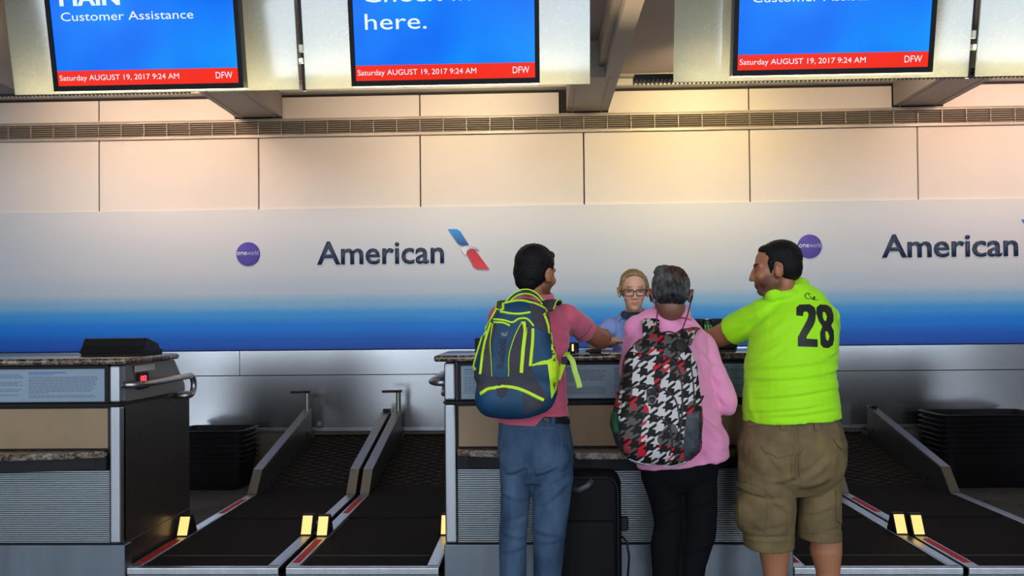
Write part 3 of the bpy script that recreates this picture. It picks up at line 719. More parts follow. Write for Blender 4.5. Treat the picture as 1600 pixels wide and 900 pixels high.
def patch(loops, tree, off, th=0., cell=6, D0=3.4):
    """flat panel cut to shape (picture units) and laid on the surface; loops[1:] are holes"""
    bm = bmesh.new()
    for lp in loops:
        vs = [bm.verts.new((x, y, 0)) for x, y in lp]
        for a, b in zip(vs, vs[1:]+vs[:1]): bm.edges.new((a, b))
    bmesh.ops.triangle_fill(bm, use_beauty=True, edges=bm.edges[:])
    xs_ = [v.co.x for v in bm.verts]; ys_ = [v.co.y for v in bm.verts]
    for ax, lo, hi in ((0, min(xs_), max(xs_)), (1, min(ys_), max(ys_))):
        k = lo+cell
        while k < hi:
            no = Vector((1, 0, 0)) if ax == 0 else Vector((0, 1, 0))
            bmesh.ops.bisect_plane(bm, geom=bm.verts[:]+bm.edges[:]+bm.faces[:], plane_co=no*k, plane_no=no); k += cell
    nr = {}
    for v in bm.verts:
        p, q = shoot(tree, v.co.x, v.co.y, off, D0); v.co = p; nr[v] = q
    if th:
        fs = bm.faces[:]; low = {v: bm.verts.new(v.co-q*(off*.9+th*0)) for v, q in nr.items()}
        for e in [e for e in bm.edges if len(e.link_faces) == 1]:
            a, b = e.verts; bm.faces.new((a, b, low[b], low[a]))
        for f in fs: bm.faces.new([low[v] for v in f.verts][::-1])
        bmesh.ops.recalc_face_normals(bm, faces=bm.faces)
    return bm
def smoothline(pts, n=6):
    out = []; P_ = [pts[0]]+list(pts)+[pts[-1]]
    for i in range(1, len(P_)-2):
        for k in range(n):
            t = k/n; a, b, c, d = [np.array(P_[i+j-1], 'd') for j in range(4)]
            out.append(tuple(.5*((2*b)+(-a+c)*t+(2*a-5*b+4*c-d)*t*t+(-a+3*b-3*c+d)*t**3)))
    return out+[tuple(pts[-1])]
def piping(pts, tree, wpx, thick=.004, D0=3.4, off=0.):
    """flat cord laid along the surface"""
    L_ = smoothline(pts); q = [shoot(tree, x, y, off, D0) for x, y in L_]; bm = bmesh.new()
    wm = wpx/370; rows = []
    c = [a[0] for a in q]
    for i, (p, nn) in enumerate(q):
        t = (c[min(i+1, len(c)-1)]-c[max(i-1, 0)]).normalized(); s = t.cross(nn).normalized()
        rows.append([bm.verts.new(p+s*(wm/2*a)+nn*(thick*b)) for a, b in ((-1, -.5), (-.8, .7), (0, 1), (.8, .7), (1, -.5))])
    for r0, r1 in zip(rows, rows[1:]):
        for k in range(4): bm.faces.new((r0[k], r0[k+1], r1[k+1], r1[k]))
        bm.faces.new((r0[4], r0[0], r1[0], r1[4]))
    bm.faces.new(rows[0]); bm.faces.new(rows[-1][::-1]); bmesh.ops.recalc_face_normals(bm, faces=bm.faces); return bm
def pillow(outline, Db, Df, prof=None, n=72, thin=None, squash=None):
    """soft bag: outline in picture units read at the front third, swelling from Db (back) to Df (front)"""
    L_ = smoothline(list(outline)+[outline[0]], 8)[:-1]; A = np.array(L_)
    seg = np.r_[0, np.cumsum(np.linalg.norm(np.diff(np.r_[A, A[:1]], axis=0), axis=1))]; tt = np.linspace(0, seg[-1], n, endpoint=False)
    AX = np.interp(tt, seg, np.r_[A[:, 0], A[0, 0]]); AY = np.interp(tt, seg, np.r_[A[:, 1], A[0, 1]])
    cx, cy = AX.mean(), AY.mean(); Dm = Db+(Df-Db)*.55
    prof = prof or [(.0, 0), (.5, 0), (.86, .0), (.94, .06), (.985, .25), (1., .5), (.985, .72), (.93, .88), (.82, .955), (.65, .985), (.45, 1.), (.22, 1.0), (0, 1.)]
    bm = bmesh.new(); rings = []; ya, yb = AY.min(), AY.max()
    for s, q in prof:
        r = []
        for x, y in zip(AX, AY):
            X, Y_ = cx+(x-cx)*s, cy+(y-cy)*s; f = thin((Y_-ya)/(yb-ya)) if thin else 1.
            p = P(X, Y_, Dm); r.append((p.x, Db+(Df-Db)*q*f, p.z))
        rings.append([bm.verts.new(p) for p in r] if s > 0 else [bm.verts.new(np.mean(r, 0))])
    for r0, r1 in zip(rings, rings[1:]):
        for k in range(n):
            k2 = (k+1) % n
            if len(r0) == 1: bm.faces.new((r0[0], r1[k2], r1[k]))
            elif len(r1) == 1: bm.faces.new((r0[k], r0[k2], r1[0]))
            else: bm.faces.new((r0[k], r0[k2], r1[k2], r1[k]))
    bmesh.ops.recalc_face_normals(bm, faces=bm.faces); return bm
def tomesh(bm):
    me = bpy.data.meshes.new('m'); bm.to_mesh(me); bm.free(); return me
def shoe(bm, x, y, toe, s=1.):
    d = Vector(toe).normalized()
    tube(bm, [Vector((x, y, .052*s))-d*.07*s, Vector((x, y, .050*s))+d*.02, Vector((x, y, .042*s))+d*.11*s, Vector((x, y, .034*s))+d*.185*s], [(.040*s, .050*s), (.044*s, .048*s), (.050*s, .040*s), (.040*s, .030*s)], 18, uaxis=d.cross(Vector((0, 0, 1))), round_ends=True)

M_skinA = skinmat('skin_tan', (.42, .18, .092)); M_skinB = skinmat('skin_brown', (.20, .085, .055)); M_skinC = skinmat('skin_warm_brown', (.40, .16, .08)); M_skinD = skinmat('skin_fair', (.80, .44, .29))
M_hair = mat('hair_black', (.006, .005, .006), .6, spec=.18, bump=(260, .9, .004), stretch=(1, 1, .25))
M_shoe = mat('shoe_dark', (.03, .028, .027), .5)

# ================================================================ man A: dusty pink polo, jeans, blue backpack
DA = 3.60
pA = thing('person', 'man in dusty pink polo shirt and blue jeans, wearing the blue backpack', 'person', (P(835, 800, DA).x, DA, 0))
HA = headM(P(838, 428, 3.62), -38, -4, 3, 1.0)
torsoA = [sect(661, 774, 891, DA, .132), sect(640, 778, 888, DA, .126), sect(600, 781, 884, DA+.01, .122), sect(560, 777, 887, DA+.02, .128), sect(525, 772, 890, DA+.03, .130), sect(500, 774, 890, DA+.04, .120),
          sect(484, 784, 884, DA+.045, .10), sect(472, 802, 872, DA+.05, .075), sect(463, 816, 862, DA+.05, .062)]
shR, elR, wrR = P(884, 497, DA+.06), P(938, 530, 3.93), P(945, 522, 4.15)
shL, elL, wrL = P(785, 497, DA+.06), P(776, 545, 3.90), P(800, 545, 4.12)
wrR.z = max(wrR.z, 1.27); elR.z = max(elR.z, 1.266); wrL.z = 1.262
def legs_pts(rows, D): return [ (P((a+b)/2, y, D_), (P(b, y, D_)-P(a, y, D_)).length/2) for (y, a, b, D_) in rows]
LA = [(700, 781, 838, DA), (740, 780, 836, DA+.005), (766, 782, 829, DA), (800, 781, 826, DA), (833, 779, 823, DA), (893, 780, 823, DA-.01), (955, 783, 821, DA-.01)]
RA = [(700, 832, 894, DA), (740, 834, 896, DA+.005), (766, 832, 892, DA), (800, 833, 888, DA), (833, 833, 884, DA), (893, 833, 878, DA), (955, 834, 874, DA)]
b = head_bm(HA)
hc = HA @ Vector((0, -.02, -.06)); limb(b, [hc, P(838, 466, 3.655), P(836, 486, 3.65)], [.052, .054, .060])
loft(b, torsoA[1:], grow=-.020, round_ends=True)
for sh, el, wr, sd in ((shR, elR, wrR, 1), (shL, elL, wrL, -1)):
    limb(b, [sh, sh.lerp(el, .5), el], [.048, .050, .047]); limb(b, [el, el.lerp(wr, .3), wr], [.047, .046, .028])
    hand(b, wr, (-.35*sd, .95, -.08), (0, 0, -1), .95, .6, -sd)
for rows in (LA, RA):
    q = legs_pts(rows, DA); limb(b, [p for p, r in q]+[Vector((q[-1][0].x, q[-1][0].y, .06))], [r*.8 for p, r in q]+[.035])
loft(b, [sect(715, 800, 872, DA, .07), sect(690, 796, 876, DA, .085), sect(640, 798, 870, DA, .085)], round_ends=True)
meA = remesh(b, .0055, 4)
tint(meA, HA, [((0, .055, -.085), (.05, .05, .045), (.45, .42, .42)), ((.055, .02, -.06), (.03, .04, .035), (.5, .45, .45)), ((-.055, .02, -.06), (.03, .04, .035), (.5, .45, .45)), ((0, .09, -.058), (.024, .02, .012), (.95, .6, .6)), ((.034, .085, .026), (.024, .02, .007), (.12, .1, .1)), ((-.034, .085, .026), (.024, .02, .007), (.12, .1, .1))])
body = link('body', meA, M_skinA, pA)
hA = hair(HA, [((0, -.020, .048), (.082, .096, .084)), ((0, -.046, .004), (.076, .068, .080)), ((0, -.060, -.040), (.056, .045, .045)), ((0, .045, .088), (.055, .035, .025))], tubes=[([(.070, .012, .01), (.069, .014, -.020)], [.011, .006]), ([(-.070, .012, .01), (-.069, .014, -.020)], [.011, .006])])
link('hair', hA, M_hair, pA, label='short thick black hair')
M_polo = mat('polo_pink', srgb(208, 90, 118), .85, sheen=.3, bump=(420, .25, .001), var=(7, .12))
b = bmesh.new(); loft(b, torsoA, grow=.0)
for sh, el, tR in ((shR, elR, .56), (shL, elL, .6)):
    e = sh.lerp(el, tR); tube(b, [sh-(el-sh)*.1, sh.lerp(el, .2), sh.lerp(el, .5), e], [(.058, .055), (.064, .062), (.062, .060), (.058, .058)], 22, round_ends=False)
    ball(b, sh, (.066, .062, .062))
s1 = remesh(b, .006, 4)
creases(s1, [(880, 545, 925, 520, 4, .006), (862, 590, 886, 530, 4, .005), (866, 620, 888, 560, 4, -.005), (860, 640, 888, 625, 3, .004), (890, 505, 905, 545, 4, -.005), (872, 500, 900, 515, 4, .004), (770, 655, 890, 648, 3, .004)], .005, (9, 9, 7), 1)
co = getco(s1); px = PX(co); k = np.clip((px[:, 0]-836)/14, 0, 1)*np.clip((px[:, 1]-640)/10, 0, 1)*np.clip((px[:, 1]-640)/25, 0, 1); co[:, 2] += k*.040; setco(s1, co)
SHA = link('shirt', s1, M_polo, pA, label='dusty pink polo shirt'); tSA = bvh(s1.copy()) if False else None
def wbvh(o):
    me = o.data.copy(); me.transform(Matrix.Translation(worigin(o))); t = bvh(me); bpy.data.meshes.remove(me); return t
tSA = wbvh(SHA)
# collar
c0 = P(839, 462, 3.645)
bm = bmesh.new(); pts = []
for k in range(25):
    a = 2*PI*k/24; pts.append((c0.x+.066*math.cos(a), c0.y+.064*math.sin(a), c0.z+.006+.008*math.sin(a)))
def band(bm, pts, h, out, th=.005, closed=True):
    n_ = len(pts)-1; ctr = sum((Vector(p) for p in pts[:-1]), Vector())/n_; R_ = []
    for p in pts[:-1] if closed else pts:
        p = Vector(p); d = (p-ctr); d.z = 0; d.normalize()
        R_.append([bm.verts.new(v) for v in (p, p+d*th+Vector((0, 0, .003)), p+d*(out+th)-Vector((0, 0, h)), p+d*out-Vector((0, 0, h+.002)))])
    m_ = len(R_)
    for i in range(m_ if closed else m_-1):
        for k in range(4): bm.faces.new((R_[i][k], R_[i][(k+1) % 4], R_[(i+1) % m_][(k+1) % 4], R_[(i+1) % m_][k]))
    bmesh.ops.recalc_face_normals(bm, faces=bm.faces)
band(bm, pts, .038, .014); link('collar', bm, M_polo, SHA, smooth=True)
for q in ((902, 531, 924, 508),):
    link('sleeve_trim', piping([(q[0], q[1]), ((q[0]+q[2])/2+3, (q[1]+q[3])/2+2), (q[2], q[3])], tSA, 1.8, .002), mat('trim_navy', (.06, .06, .16), .8), SHA)
M_jean = mat('denim', srgb(78, 102, 128), .9, spec=.15, color2=srgb(42, 60, 84), var=(6, .4), lo=.3, hi=.72, bump=(380, .35, .001), stretch=(1.6, 1, .7))
b = bmesh.new()
loft(b, [sect(752, 795, 884, DA, .085), sect(727, 780, 897, DA, .118), sect(705, 777, 896, DA, .125), sect(683, 776, 893, DA, .124), sect(662, 778, 889, DA, .120), sect(646, 780, 888, DA, .118)])
for rows in (LA, RA):
    q = legs_pts(rows, DA); tube(b, [p for p, r in q], [(r, r*1.12+.004) for p, r in q], 24, uaxis=(1, 0, 0))
for x in (810, 862): ball(b, P(x, 712, DA-.060), (.080, .060, .09))
j = remesh(b, .006, 4)
creases(j, [(840, 768, 890, 742, 4, -.006), (834, 740, 870, 727, 3, .005), (784, 738, 826, 726, 3, .005), (838, 790, 880, 760, 4, .005), (784, 830, 822, 838, 4, .006), (782, 815, 820, 806, 4, -.005), (836, 826, 880, 834, 4, .006), (838, 846, 880, 838, 4, .005), (783, 860, 820, 850, 4, .005), (784, 768, 824, 778, 4, .004), (832, 700, 834, 745, 3, -.010)], .0045, (11, 11, 5), 2)
JA = link('jeans', j, M_jean, pA, label='faded blue jeans'); tJ = wbvh(JA)
M_st = mat('stitch_light', srgb(66, 92, 122), .8)
for L_ in ([(812, 670), (815, 700), (838, 730), (858, 727), (872, 722), (873, 673), (812, 670)], [(775, 672), (786, 664), (783, 700), (780, 722)], [(842, 655), (833, 690), (833, 735)]):
    link('pocket_seam', piping(L_, tJ, 1.6, .0016), M_st, JA)
link('back_pocket', patch([[(812, 670), (873, 673), (872, 722), (846, 733), (820, 720)]], tJ, .0035, .003), M_jean, JA)
link('belt', patch([[(846, 650), (866, 648), (889, 652), (889, 663), (866, 661), (850, 657)]], tJ, .007, .004), mat('belt_black', (.012, .011, .011), .4), pA, label='black leather belt')
link('belt_loop', patch([[(861, 647), (867, 648), (864, 664), (859, 663)]], tJ, .012, .004), M_jean, JA)
for rows, nm in ((LA, 'l'), (RA, 'r')):
    q = legs_pts(rows, DA)[-1][0]; bm = bmesh.new(); shoe(bm, q.x, q.y+.01, (.12 if nm == 'r' else -.12, 1, 0)); link('shoe', remesh(bm, .006, 3), M_shoe, pA)

# ---- blue backpack
M_bb = mat('pack_blue', srgb(8, 66, 104), .62, var=(9, .3), bump=(300, .3, .001)); M_bc = mat('pack_charcoal', srgb(60, 58, 68), .8, bump=(300, .4, .001), var=(12, .2))
M_neon = mat('neon_yellow', srgb(196, 236, 32), .6, bump=(300, .2, .001)); M_bk = mat('pack_black', (.02, .02, .026), .7)
def c6(pts): return [(680+x/3, 360+y/3) for x, y in pts]
packA = thing('backpack', 'dark blue and charcoal backpack with neon yellow piping, worn over the polo shirt', 'backpack', (P(812, 640, 3.4).x, 3.4, P(812, 652, 3.4).z))
ol = c6([(300, 352), (340, 330), (420, 318), (495, 340), (535, 400), (545, 500), (568, 590), (582, 660), (574, 730), (540, 795), (500, 838), (440, 868), (360, 880), (285, 870), (237, 848), (210, 785), (190, 720), (184, 650), (196, 580), (228, 485), (260, 420), (282, 375)])
bm = pillow(ol, 3.475, 3.235, thin=lambda t: .62+.38*min(1, max(0, (t-.0)/.55)))
bA = tomesh(bm); co = getco(bA); no = getno(bA); px = PX(co)
# pocket swelling below, cinched line above it
d = .022*np.exp(-((px[:, 1]-630)/20)**2)*(no[:, 1] < 0)-.012*np.exp(-((px[:, 1]-(601+ .0*px[:, 0]))/5)**2)*(no[:, 1] < 0)
d += np.array([noise.noise(Vector(c)*14) for c in co])*.005
setco(bA, co+no*d[:, None])
BA = link('main_body', bA, M_bb, packA, smooth=True, label='dark blue fabric body'); tB = wbvh(BA)
def pp(n_, pts, m_, off=.003, th=.003, lab=None): return link(n_, patch([c6(pts)], tB, off, th, D0=3.3), m_, packA, smooth=30, label=lab)
pp('panel', [(436, 342), (500, 352), (532, 405), (540, 500), (520, 480), (470, 455), (455, 400)], M_bc, lab='charcoal panel')
pp('panel', [(258, 432), (288, 428), (272, 500), (266, 600), (268, 684), (204, 668), (215, 560)], M_bc, lab='charcoal panel')
pp('panel', [(408, 422), (445, 432), (466, 470), (452, 640), (400, 680), (345, 684), (350, 590), (372, 500)], M_bc, lab='charcoal panel')
pp('panel', [(186, 650), (204, 672), (268, 687), (345, 687), (400, 680), (452, 643), (472, 700), (532, 788), (505, 800), (400, 748), (330, 732), (250, 744), (214, 768), (192, 720)], M_bc, lab='charcoal panel')
pp('panel', [(410, 762), (500, 806), (524, 808), (470, 848), (420, 862)], M_bc, lab='charcoal panel')
pp('side_mesh', [(456, 634), (520, 612), (545, 600), (556, 565), (572, 600), (580, 660), (572, 730), (543, 788), (536, 700), (526, 628)], M_neon, .004, lab='neon yellow side pocket')
pp('patch', [(285, 735), (342, 735), (330, 770), (312, 786), (295, 772)], M_bc, .005)
for pts, w_, m_ in (([(262, 436), (238, 510), (222, 590), (212, 672)], 4.2, M_neon), ([(414, 430), (422, 470), (412, 560), (404, 668)], 6, M_neon), ([(458, 462), (456, 520), (446, 636)], 5, M_neon),
                    ([(214, 766), (250, 744), (330, 732), (400, 746), (508, 796)], 5.2, M_neon), ([(306, 383), (360, 391), (400, 392), (446, 385)], 3.4, M_neon), ([(276, 432), (318, 434), (350, 448)], 3, M_neon), ([(276, 418), (320, 422), (362, 432), (392, 416), (430, 416), (462, 450)], 3, M_neon),
                    ([(300, 352), (345, 338), (400, 330), (450, 340), (485, 352), (525, 380), (540, 430), (543, 520), (552, 575)], 4, M_neon), ([(456, 634), (500, 618), (540, 610), (560, 585)], 3.4, M_neon),
                    ([(272, 440), (258, 520), (262, 600), (266, 684)], 1.4, M_neon), ([(408, 428), (372, 500), (346, 590), (345, 684)], 1.6, M_neon), ([(300, 352), (262, 420), (228, 485), (192, 600), (180, 650)], 2.0, M_neon),
                    ([(428, 440), (424, 480)], 2, M_bk), ([(545, 500), (556, 545), (546, 570)], 2, M_bk)):
    link('piping', piping(c6(pts), tB, w_, .004, 3.3, .003), m_, packA, smooth=50)
pp('side_tab', [(178, 642), (190, 642), (190, 656), (178, 656)], M_neon, .006)
# vertical lettering and mark
bm = text_bm('Reebok', 1.0, 0, .02); xs_ = [v.co.x for v in bm.verts]; a0, a1 = min(xs_), max(xs_)
for v in bm.verts:
    u, h_ = (v.co.x-a0)/(a1-a0), v.co.y/.72
    x, y = 680+(289+34*(1-h_)+ (u)*8)/3, 360+(645-138*u)/3
    v.co, _ = shoot(tB, x, y, .0035, 3.3)
link('lettering', bm, mat('pack_print', srgb(10, 34, 56), .6), packA)
for q in ([(303, 487), (326, 476), (318, 494)], [(308, 500), (345, 470), (330, 496)], [(322, 492), (346, 487), (328, 500)]): link('emblem', patch([c6(q)], tB, .0035, 0, D0=3.3), mat('pack_mark', srgb(110, 120, 130), .6), packA)
def web(pts3, w_, th, up=(0, 0, 1)):
    bm = bmesh.new(); q = [Vector(v) for v in smoothline([tuple(v) for v in pts3], 5)]; tube(bm, q, [(w_/2, th/2)]*len(q), 12, uaxis=up); return bm
def p6(x, y, D): return P(680+x/3, 360+y/3, D)
h_ = [p6(330, 345, 3.42), p6(360, 312, 3.42), p6(395, 291, 3.425), p6(440, 288, 3.43), p6(480, 308, 3.43), p6(503, 338, 3.42)]
link('haul_loop', web(h_, .022, .008, (0, 1, 0)), mat('loop_teal', srgb(10, 70, 80), .7), packA, smooth=True)
for o_ in (-6, 6): link('piping', web([v+Vector((0, -.006, o_*-.0015)) for v in h_], .006, .006), M_neon, packA, smooth=True)
for sgn, pts in ((1, [(520, 372, 3.43), (535, 336, 3.50), (550, 330, 3.56), (560, 340, 3.66), (560, 380, 3.72)]), (-1, [(318, 372, 3.43), (322, 342, 3.50), (328, 334, 3.56), (325, 340, 3.66), (325, 380, 3.72)])):
    q = [p6(*p) for p in pts]
    S_ = link('shoulder_strap', web(q, .062, .014, (1, 0, 0)), M_bc, packA, smooth=True, label='charcoal shoulder strap')
    for dx in (-.031, .031): link('piping', web([v+Vector((dx, -.001, .004)) for v in q], .006, .008, (1, 0, 0)), M_neon, S_, smooth=True)
link('side_strap', web([p6(575, 700, 3.42), p6(592, 650, 3.44), p6(612, 590, 3.47), p6(622, 572, 3.50)], .022, .005, (1, 0, 0)), M_neon, packA, smooth=True, label='neon yellow strap')
link('side_strap', web([p6(618, 582, 3.47), p6(642, 610, 3.45), p6(655, 660, 3.44), p6(668, 700, 3.44), p6(678, 738, 3.44)], .024, .004, (1, 0, 0)), mat('neon_pale', srgb(186, 222, 96), .6), packA, smooth=True, label='loose yellow strap end')
link('buckle', box(*sum(([v-s, v+s] for v, s in zip(p6(606, 610, 3.45), (.012, .006, .016))), []), .003), M_bk, packA)
link('zip_cord', web([p6(226, 800, 3.36), p6(228, 835, 3.34), p6(224, 862, 3.34)], .008, .006, (1, 0, 0)), M_bk, packA)

# ================================================================ man B: light pink shirt, houndstooth backpack
DB = 3.60
pB = thing('person', 'grey-haired man in a light pink long-sleeved shirt and black trousers, wearing a houndstooth backpack', 'person', (P(1065, 800, DB).x, DB, 0))
HB = headM(P(1047.5, 461, 3.62), -4, -14, 2, 1.04)
torsoB = [sect(722, 996, 1140, DB, .150), sect(700, 992, 1138, DB, .158), sect(670, 990, 1128, DB, .150), sect(640, 988, 1120, DB+.01, .140), sect(600, 987, 1113, DB+.02, .135), sect(560, 985, 1112, DB+.03, .130), sect(536, 983, 1106, DB+.04, .122),
          sect(517, 986, 1090, DB+.045, .105), sect(503, 996, 1078, DB+.05, .088), sect(492, 1018, 1072, DB+.05, .068)]
sR, eR, wR = P(1098, 546, 3.65), P(1131, 628, 3.60), P(1112, 583, 3.84)
sL, eL, wL = P(996, 520, 3.66), P(987, 578, 3.86), P(1010, 551, 4.06); wL.z = max(wL.z, 1.262)
LB = [(740, 1001, 1062, DB), (791, 1018, 1068, DB), (822, 1022, 1068, DB), (853, 1016, 1062, DB), (894, 1019, 1062, DB), (955, 1018, 1058, DB)]
RB = [(740, 1060, 1120, DB), (794, 1064, 1122, DB), (835, 1066, 1117, DB), (878, 1060, 1103, DB), (900, 1060, 1100, DB), (955, 1064, 1102, DB)]
b = head_bm(HB, wide=1.04); hc = HB @ Vector((0, -.02, -.06)); limb(b, [hc, P(1051, 487, 3.65), P(1051, 510, 3.65)], [.060, .062, .066])
loft(b, torsoB[3:], grow=-.020, round_ends=True)
for sh, el, wr, sd in ((sR, eR, wR, 1), (sL, eL, wL, -1)):
    limb(b, [sh, sh.lerp(el, .5), el], [.044, .044, .040]); limb(b, [el, el.lerp(wr, .3), wr], [.040, .040, .026]); hand(b, wr, (-.35*sd, .9, .08 if sd > 0 else -.02), (0, 0, -1), .95, .5, -sd)
for rows in (LB, RB):
    q = legs_pts(rows, DB); limb(b, [p for p, r in q]+[Vector((q[-1][0].x, q[-1][0].y, .06))], [r*.75 for p, r in q]+[.035])
loft(b, [sect(730, 1018, 1104, DB, .08), sect(690, 1014, 1106, DB, .10), sect(620, 1000, 1104, DB, .11)], round_ends=True)
meB = remesh(b, .0055, 4); tint(meB, HB, [((0, .09, -.058), (.024, .02, .012), (.9, .6, .6)), ((0, .055, -.085), (.05, .05, .045), (.8, .8, .8)), ((.077, -.01, -.01), (.03, .04, .05), (1.15, .9, .9)), ((-.077, -.01, -.01), (.03, .04, .05), (1.15, .9, .9))])
link('body', meB, M_skinB, pB)
M_grey = mat('hair_grey', (.17, .165, .165), .8, spec=.1, bump=(240, 1., .006), var=(75, .75), lo=.35, hi=.65, stretch=(1, 1, .3)); nt = M_grey.node_tree; n = nt.nodes; L = nt.links
a = n.new('ShaderNodeVertexColor'); a.layer_name = 'tint'; mx = n.new('ShaderNodeMixRGB'); mx.blend_type = 'MULTIPLY'; mx.inputs[0].default_value = 1
bs = n['Principled BSDF']; src = bs.inputs['Base Color'].links[0].from_socket; L.new(src, mx.inputs[1]); L.new(a.outputs['Color'], mx.inputs[2]); L.new(mx.outputs[0], bs.inputs['Base Color'])
hB = hair(HB, [((0, -.020, .038), (.079, .092, .080)), ((0, -.040, .004), (.078, .062, .062)), ((0, -.050, -.022), (.062, .048, .044)), ((-.03, -.01, .095), (.04, .05, .03))], amp=.0045, sc=150)
tint(hB, HB, [((.018, -.075, .075), (.050, .06, .045), (.62, .36, .27)), ((0, -.10, .0), (.06, .05, .03), (.5, .5, .52)), ((0, -.085, -.045), (.07, .05, .028), (.22, .22, .24))])
link('hair', hB, M_grey, pB, label='short grey hair, thin on the crown')
# eyeglass arms and neck cord
M_cord = mat('cord_maroon', (.07, .02, .025), .6)
g = thing('eyeglasses', 'dark eyeglasses on a maroon neck cord, worn by the grey-haired man', 'glasses', HB @ Vector((0, .1, 0)))
for s in (-1, 1):
    bm = bmesh.new(); tube(bm, [HB @ Vector(v) for v in ((s*.068, .085, .008), (s*.080, .02, .004), (s*.088, -.022, -.004), (s*.084, -.032, -.026))], [.003, .003, .0035, .004], 8, round_ends=True); link('temple_arm', bm, M_black, g)
    bm = bmesh.new(); tube(bm, [HB @ (Vector((s*.034, .100, 0))+v) for v in arc((0, 0, 0), .022, 0, 360, 20)], .002, 6, caps=False); link('rim', bm, M_black, g)
bm = bmesh.new(); tube(bm, [HB @ Vector((-.013, .102, .003)), HB @ Vector((0, .106, .005)), HB @ Vector((.013, .102, .003))], .002, 6); link('bridge', bm, M_black, g)
c7 = lambda x, y, D: P(900+x/3, 390+y/3, D)
bm = bmesh.new(); tube(bm, [HB @ Vector((-.084, -.032, -.026)), c7(385, 270, 3.545), c7(378, 330, 3.505), c7(380, 372, 3.46), c7(410, 402, 3.42), c7(452, 404, 3.42), c7(500, 370, 3.47), c7(522, 310, 3.52), HB @ Vector((.084, -.032, -.026))], .0028, 8)
link('neck_cord', bm, M_cord, g, smooth=True, label='maroon neck cord')
M_pink = mat('shirt_light_pink', srgb(240, 150, 194), .8, sheen=.2, bump=(300, .15, .001), var=(5, .06))
b = bmesh.new(); loft(b, torsoB)
for sh, el, wr in ((sR, eR, wR), (sL, eL, wL)):
    tube(b, [sh-(el-sh)*.08, sh.lerp(el, .3), sh.lerp(el, .65), el], [(.064, .062), (.062, .064), (.060, .062), (.058, .058)], 22, round_ends=True); tube(b, [el, el.lerp(wr, .5), el.lerp(wr, .95)], [.057, .050, .038], 20)
ball(b, P(1086, 539, 3.65), (.078, .07, .058)); tube(b, [P(1050, 504, 3.65), P(1072, 515, 3.65), P(1092, 535, 3.65)], [.060, .056, .052], 18, round_ends=True); ball(b, P(1006, 515, 3.66), (.07, .07, .055)); ball(b, P(1095, 690, DB), (.12, .13, .10))
s2 = remesh(b, .006, 4)
creases(s2, [(1100, 560, 1132, 600, 5, .006), (1105, 590, 1138, 632, 4, .005), (1096, 540, 1128, 572, 5, -.006), (1088, 520, 1110, 600, 5, -.007), (1120, 640, 1104, 600, 4, .006), (1096, 655, 1132, 690, 5, .007), (1094, 680, 1138, 712, 5, -.006), (1095, 640, 1125, 668, 4, -.007), (1100, 700, 1125, 726, 5, .005), (985, 520, 976, 560, 4, .005), (1034, 500, 1070, 505, 3, .003), (1125, 655, 1148, 640, 4, .006)], .008, (11, 8, 6), 3)
SB = link('shirt', s2, M_pink, pB, label='light pink long-sleeved shirt'); tSB = wbvh(SB)
c0 = P(1050, 484, 3.648); bm = bmesh.new()
pts = [(c0.x+.068*math.cos(2*PI*k/28), c0.y+.066*math.sin(2*PI*k/28), c0.z+.012-.010*math.cos(2*PI*k/28)-.020*min(0, math.sin(2*PI*k/28))) for k in range(29)]; band(bm, pts, .058, .016, .006); link('collar', bm, M_pink, SB, smooth=True)
M_trs = mat('trousers_black', (.006, .006, .008), .9, spec=.08, bump=(200, .2, .001))
b = bmesh.new(); loft(b, [sect(765, 1010, 1116, DB, .08), sect(745, 1002, 1121, DB, .12), sect(725, 1000, 1124, DB, .13), sect(705, 1002, 1124, DB, .13)])
for rows in (LB, RB):
    q = legs_pts(rows, DB); tube(b, [p for p, r in q], [(r, r*1.15) for p, r in q], 24, uaxis=(1, 0, 0))
tr = remesh(b, .007, 4); creases(tr, [(1066, 790, 1112, 780, 4, .005), (1022, 800, 1060, 790, 4, .005), (1064, 860, 1104, 850, 5, .006)], .005, (9, 9, 5), 4)
link('trousers', tr, M_trs, pB, label='black trousers')
for rows, nm in ((LB, -1), (RB, 1)):
    q = legs_pts(rows, DB)[-1][0]; bm = bmesh.new(); shoe(bm, q.x, q.y+.01, (.1*nm, 1, 0)); link('shoe', remesh(bm, .006, 3), M_shoe, pB)

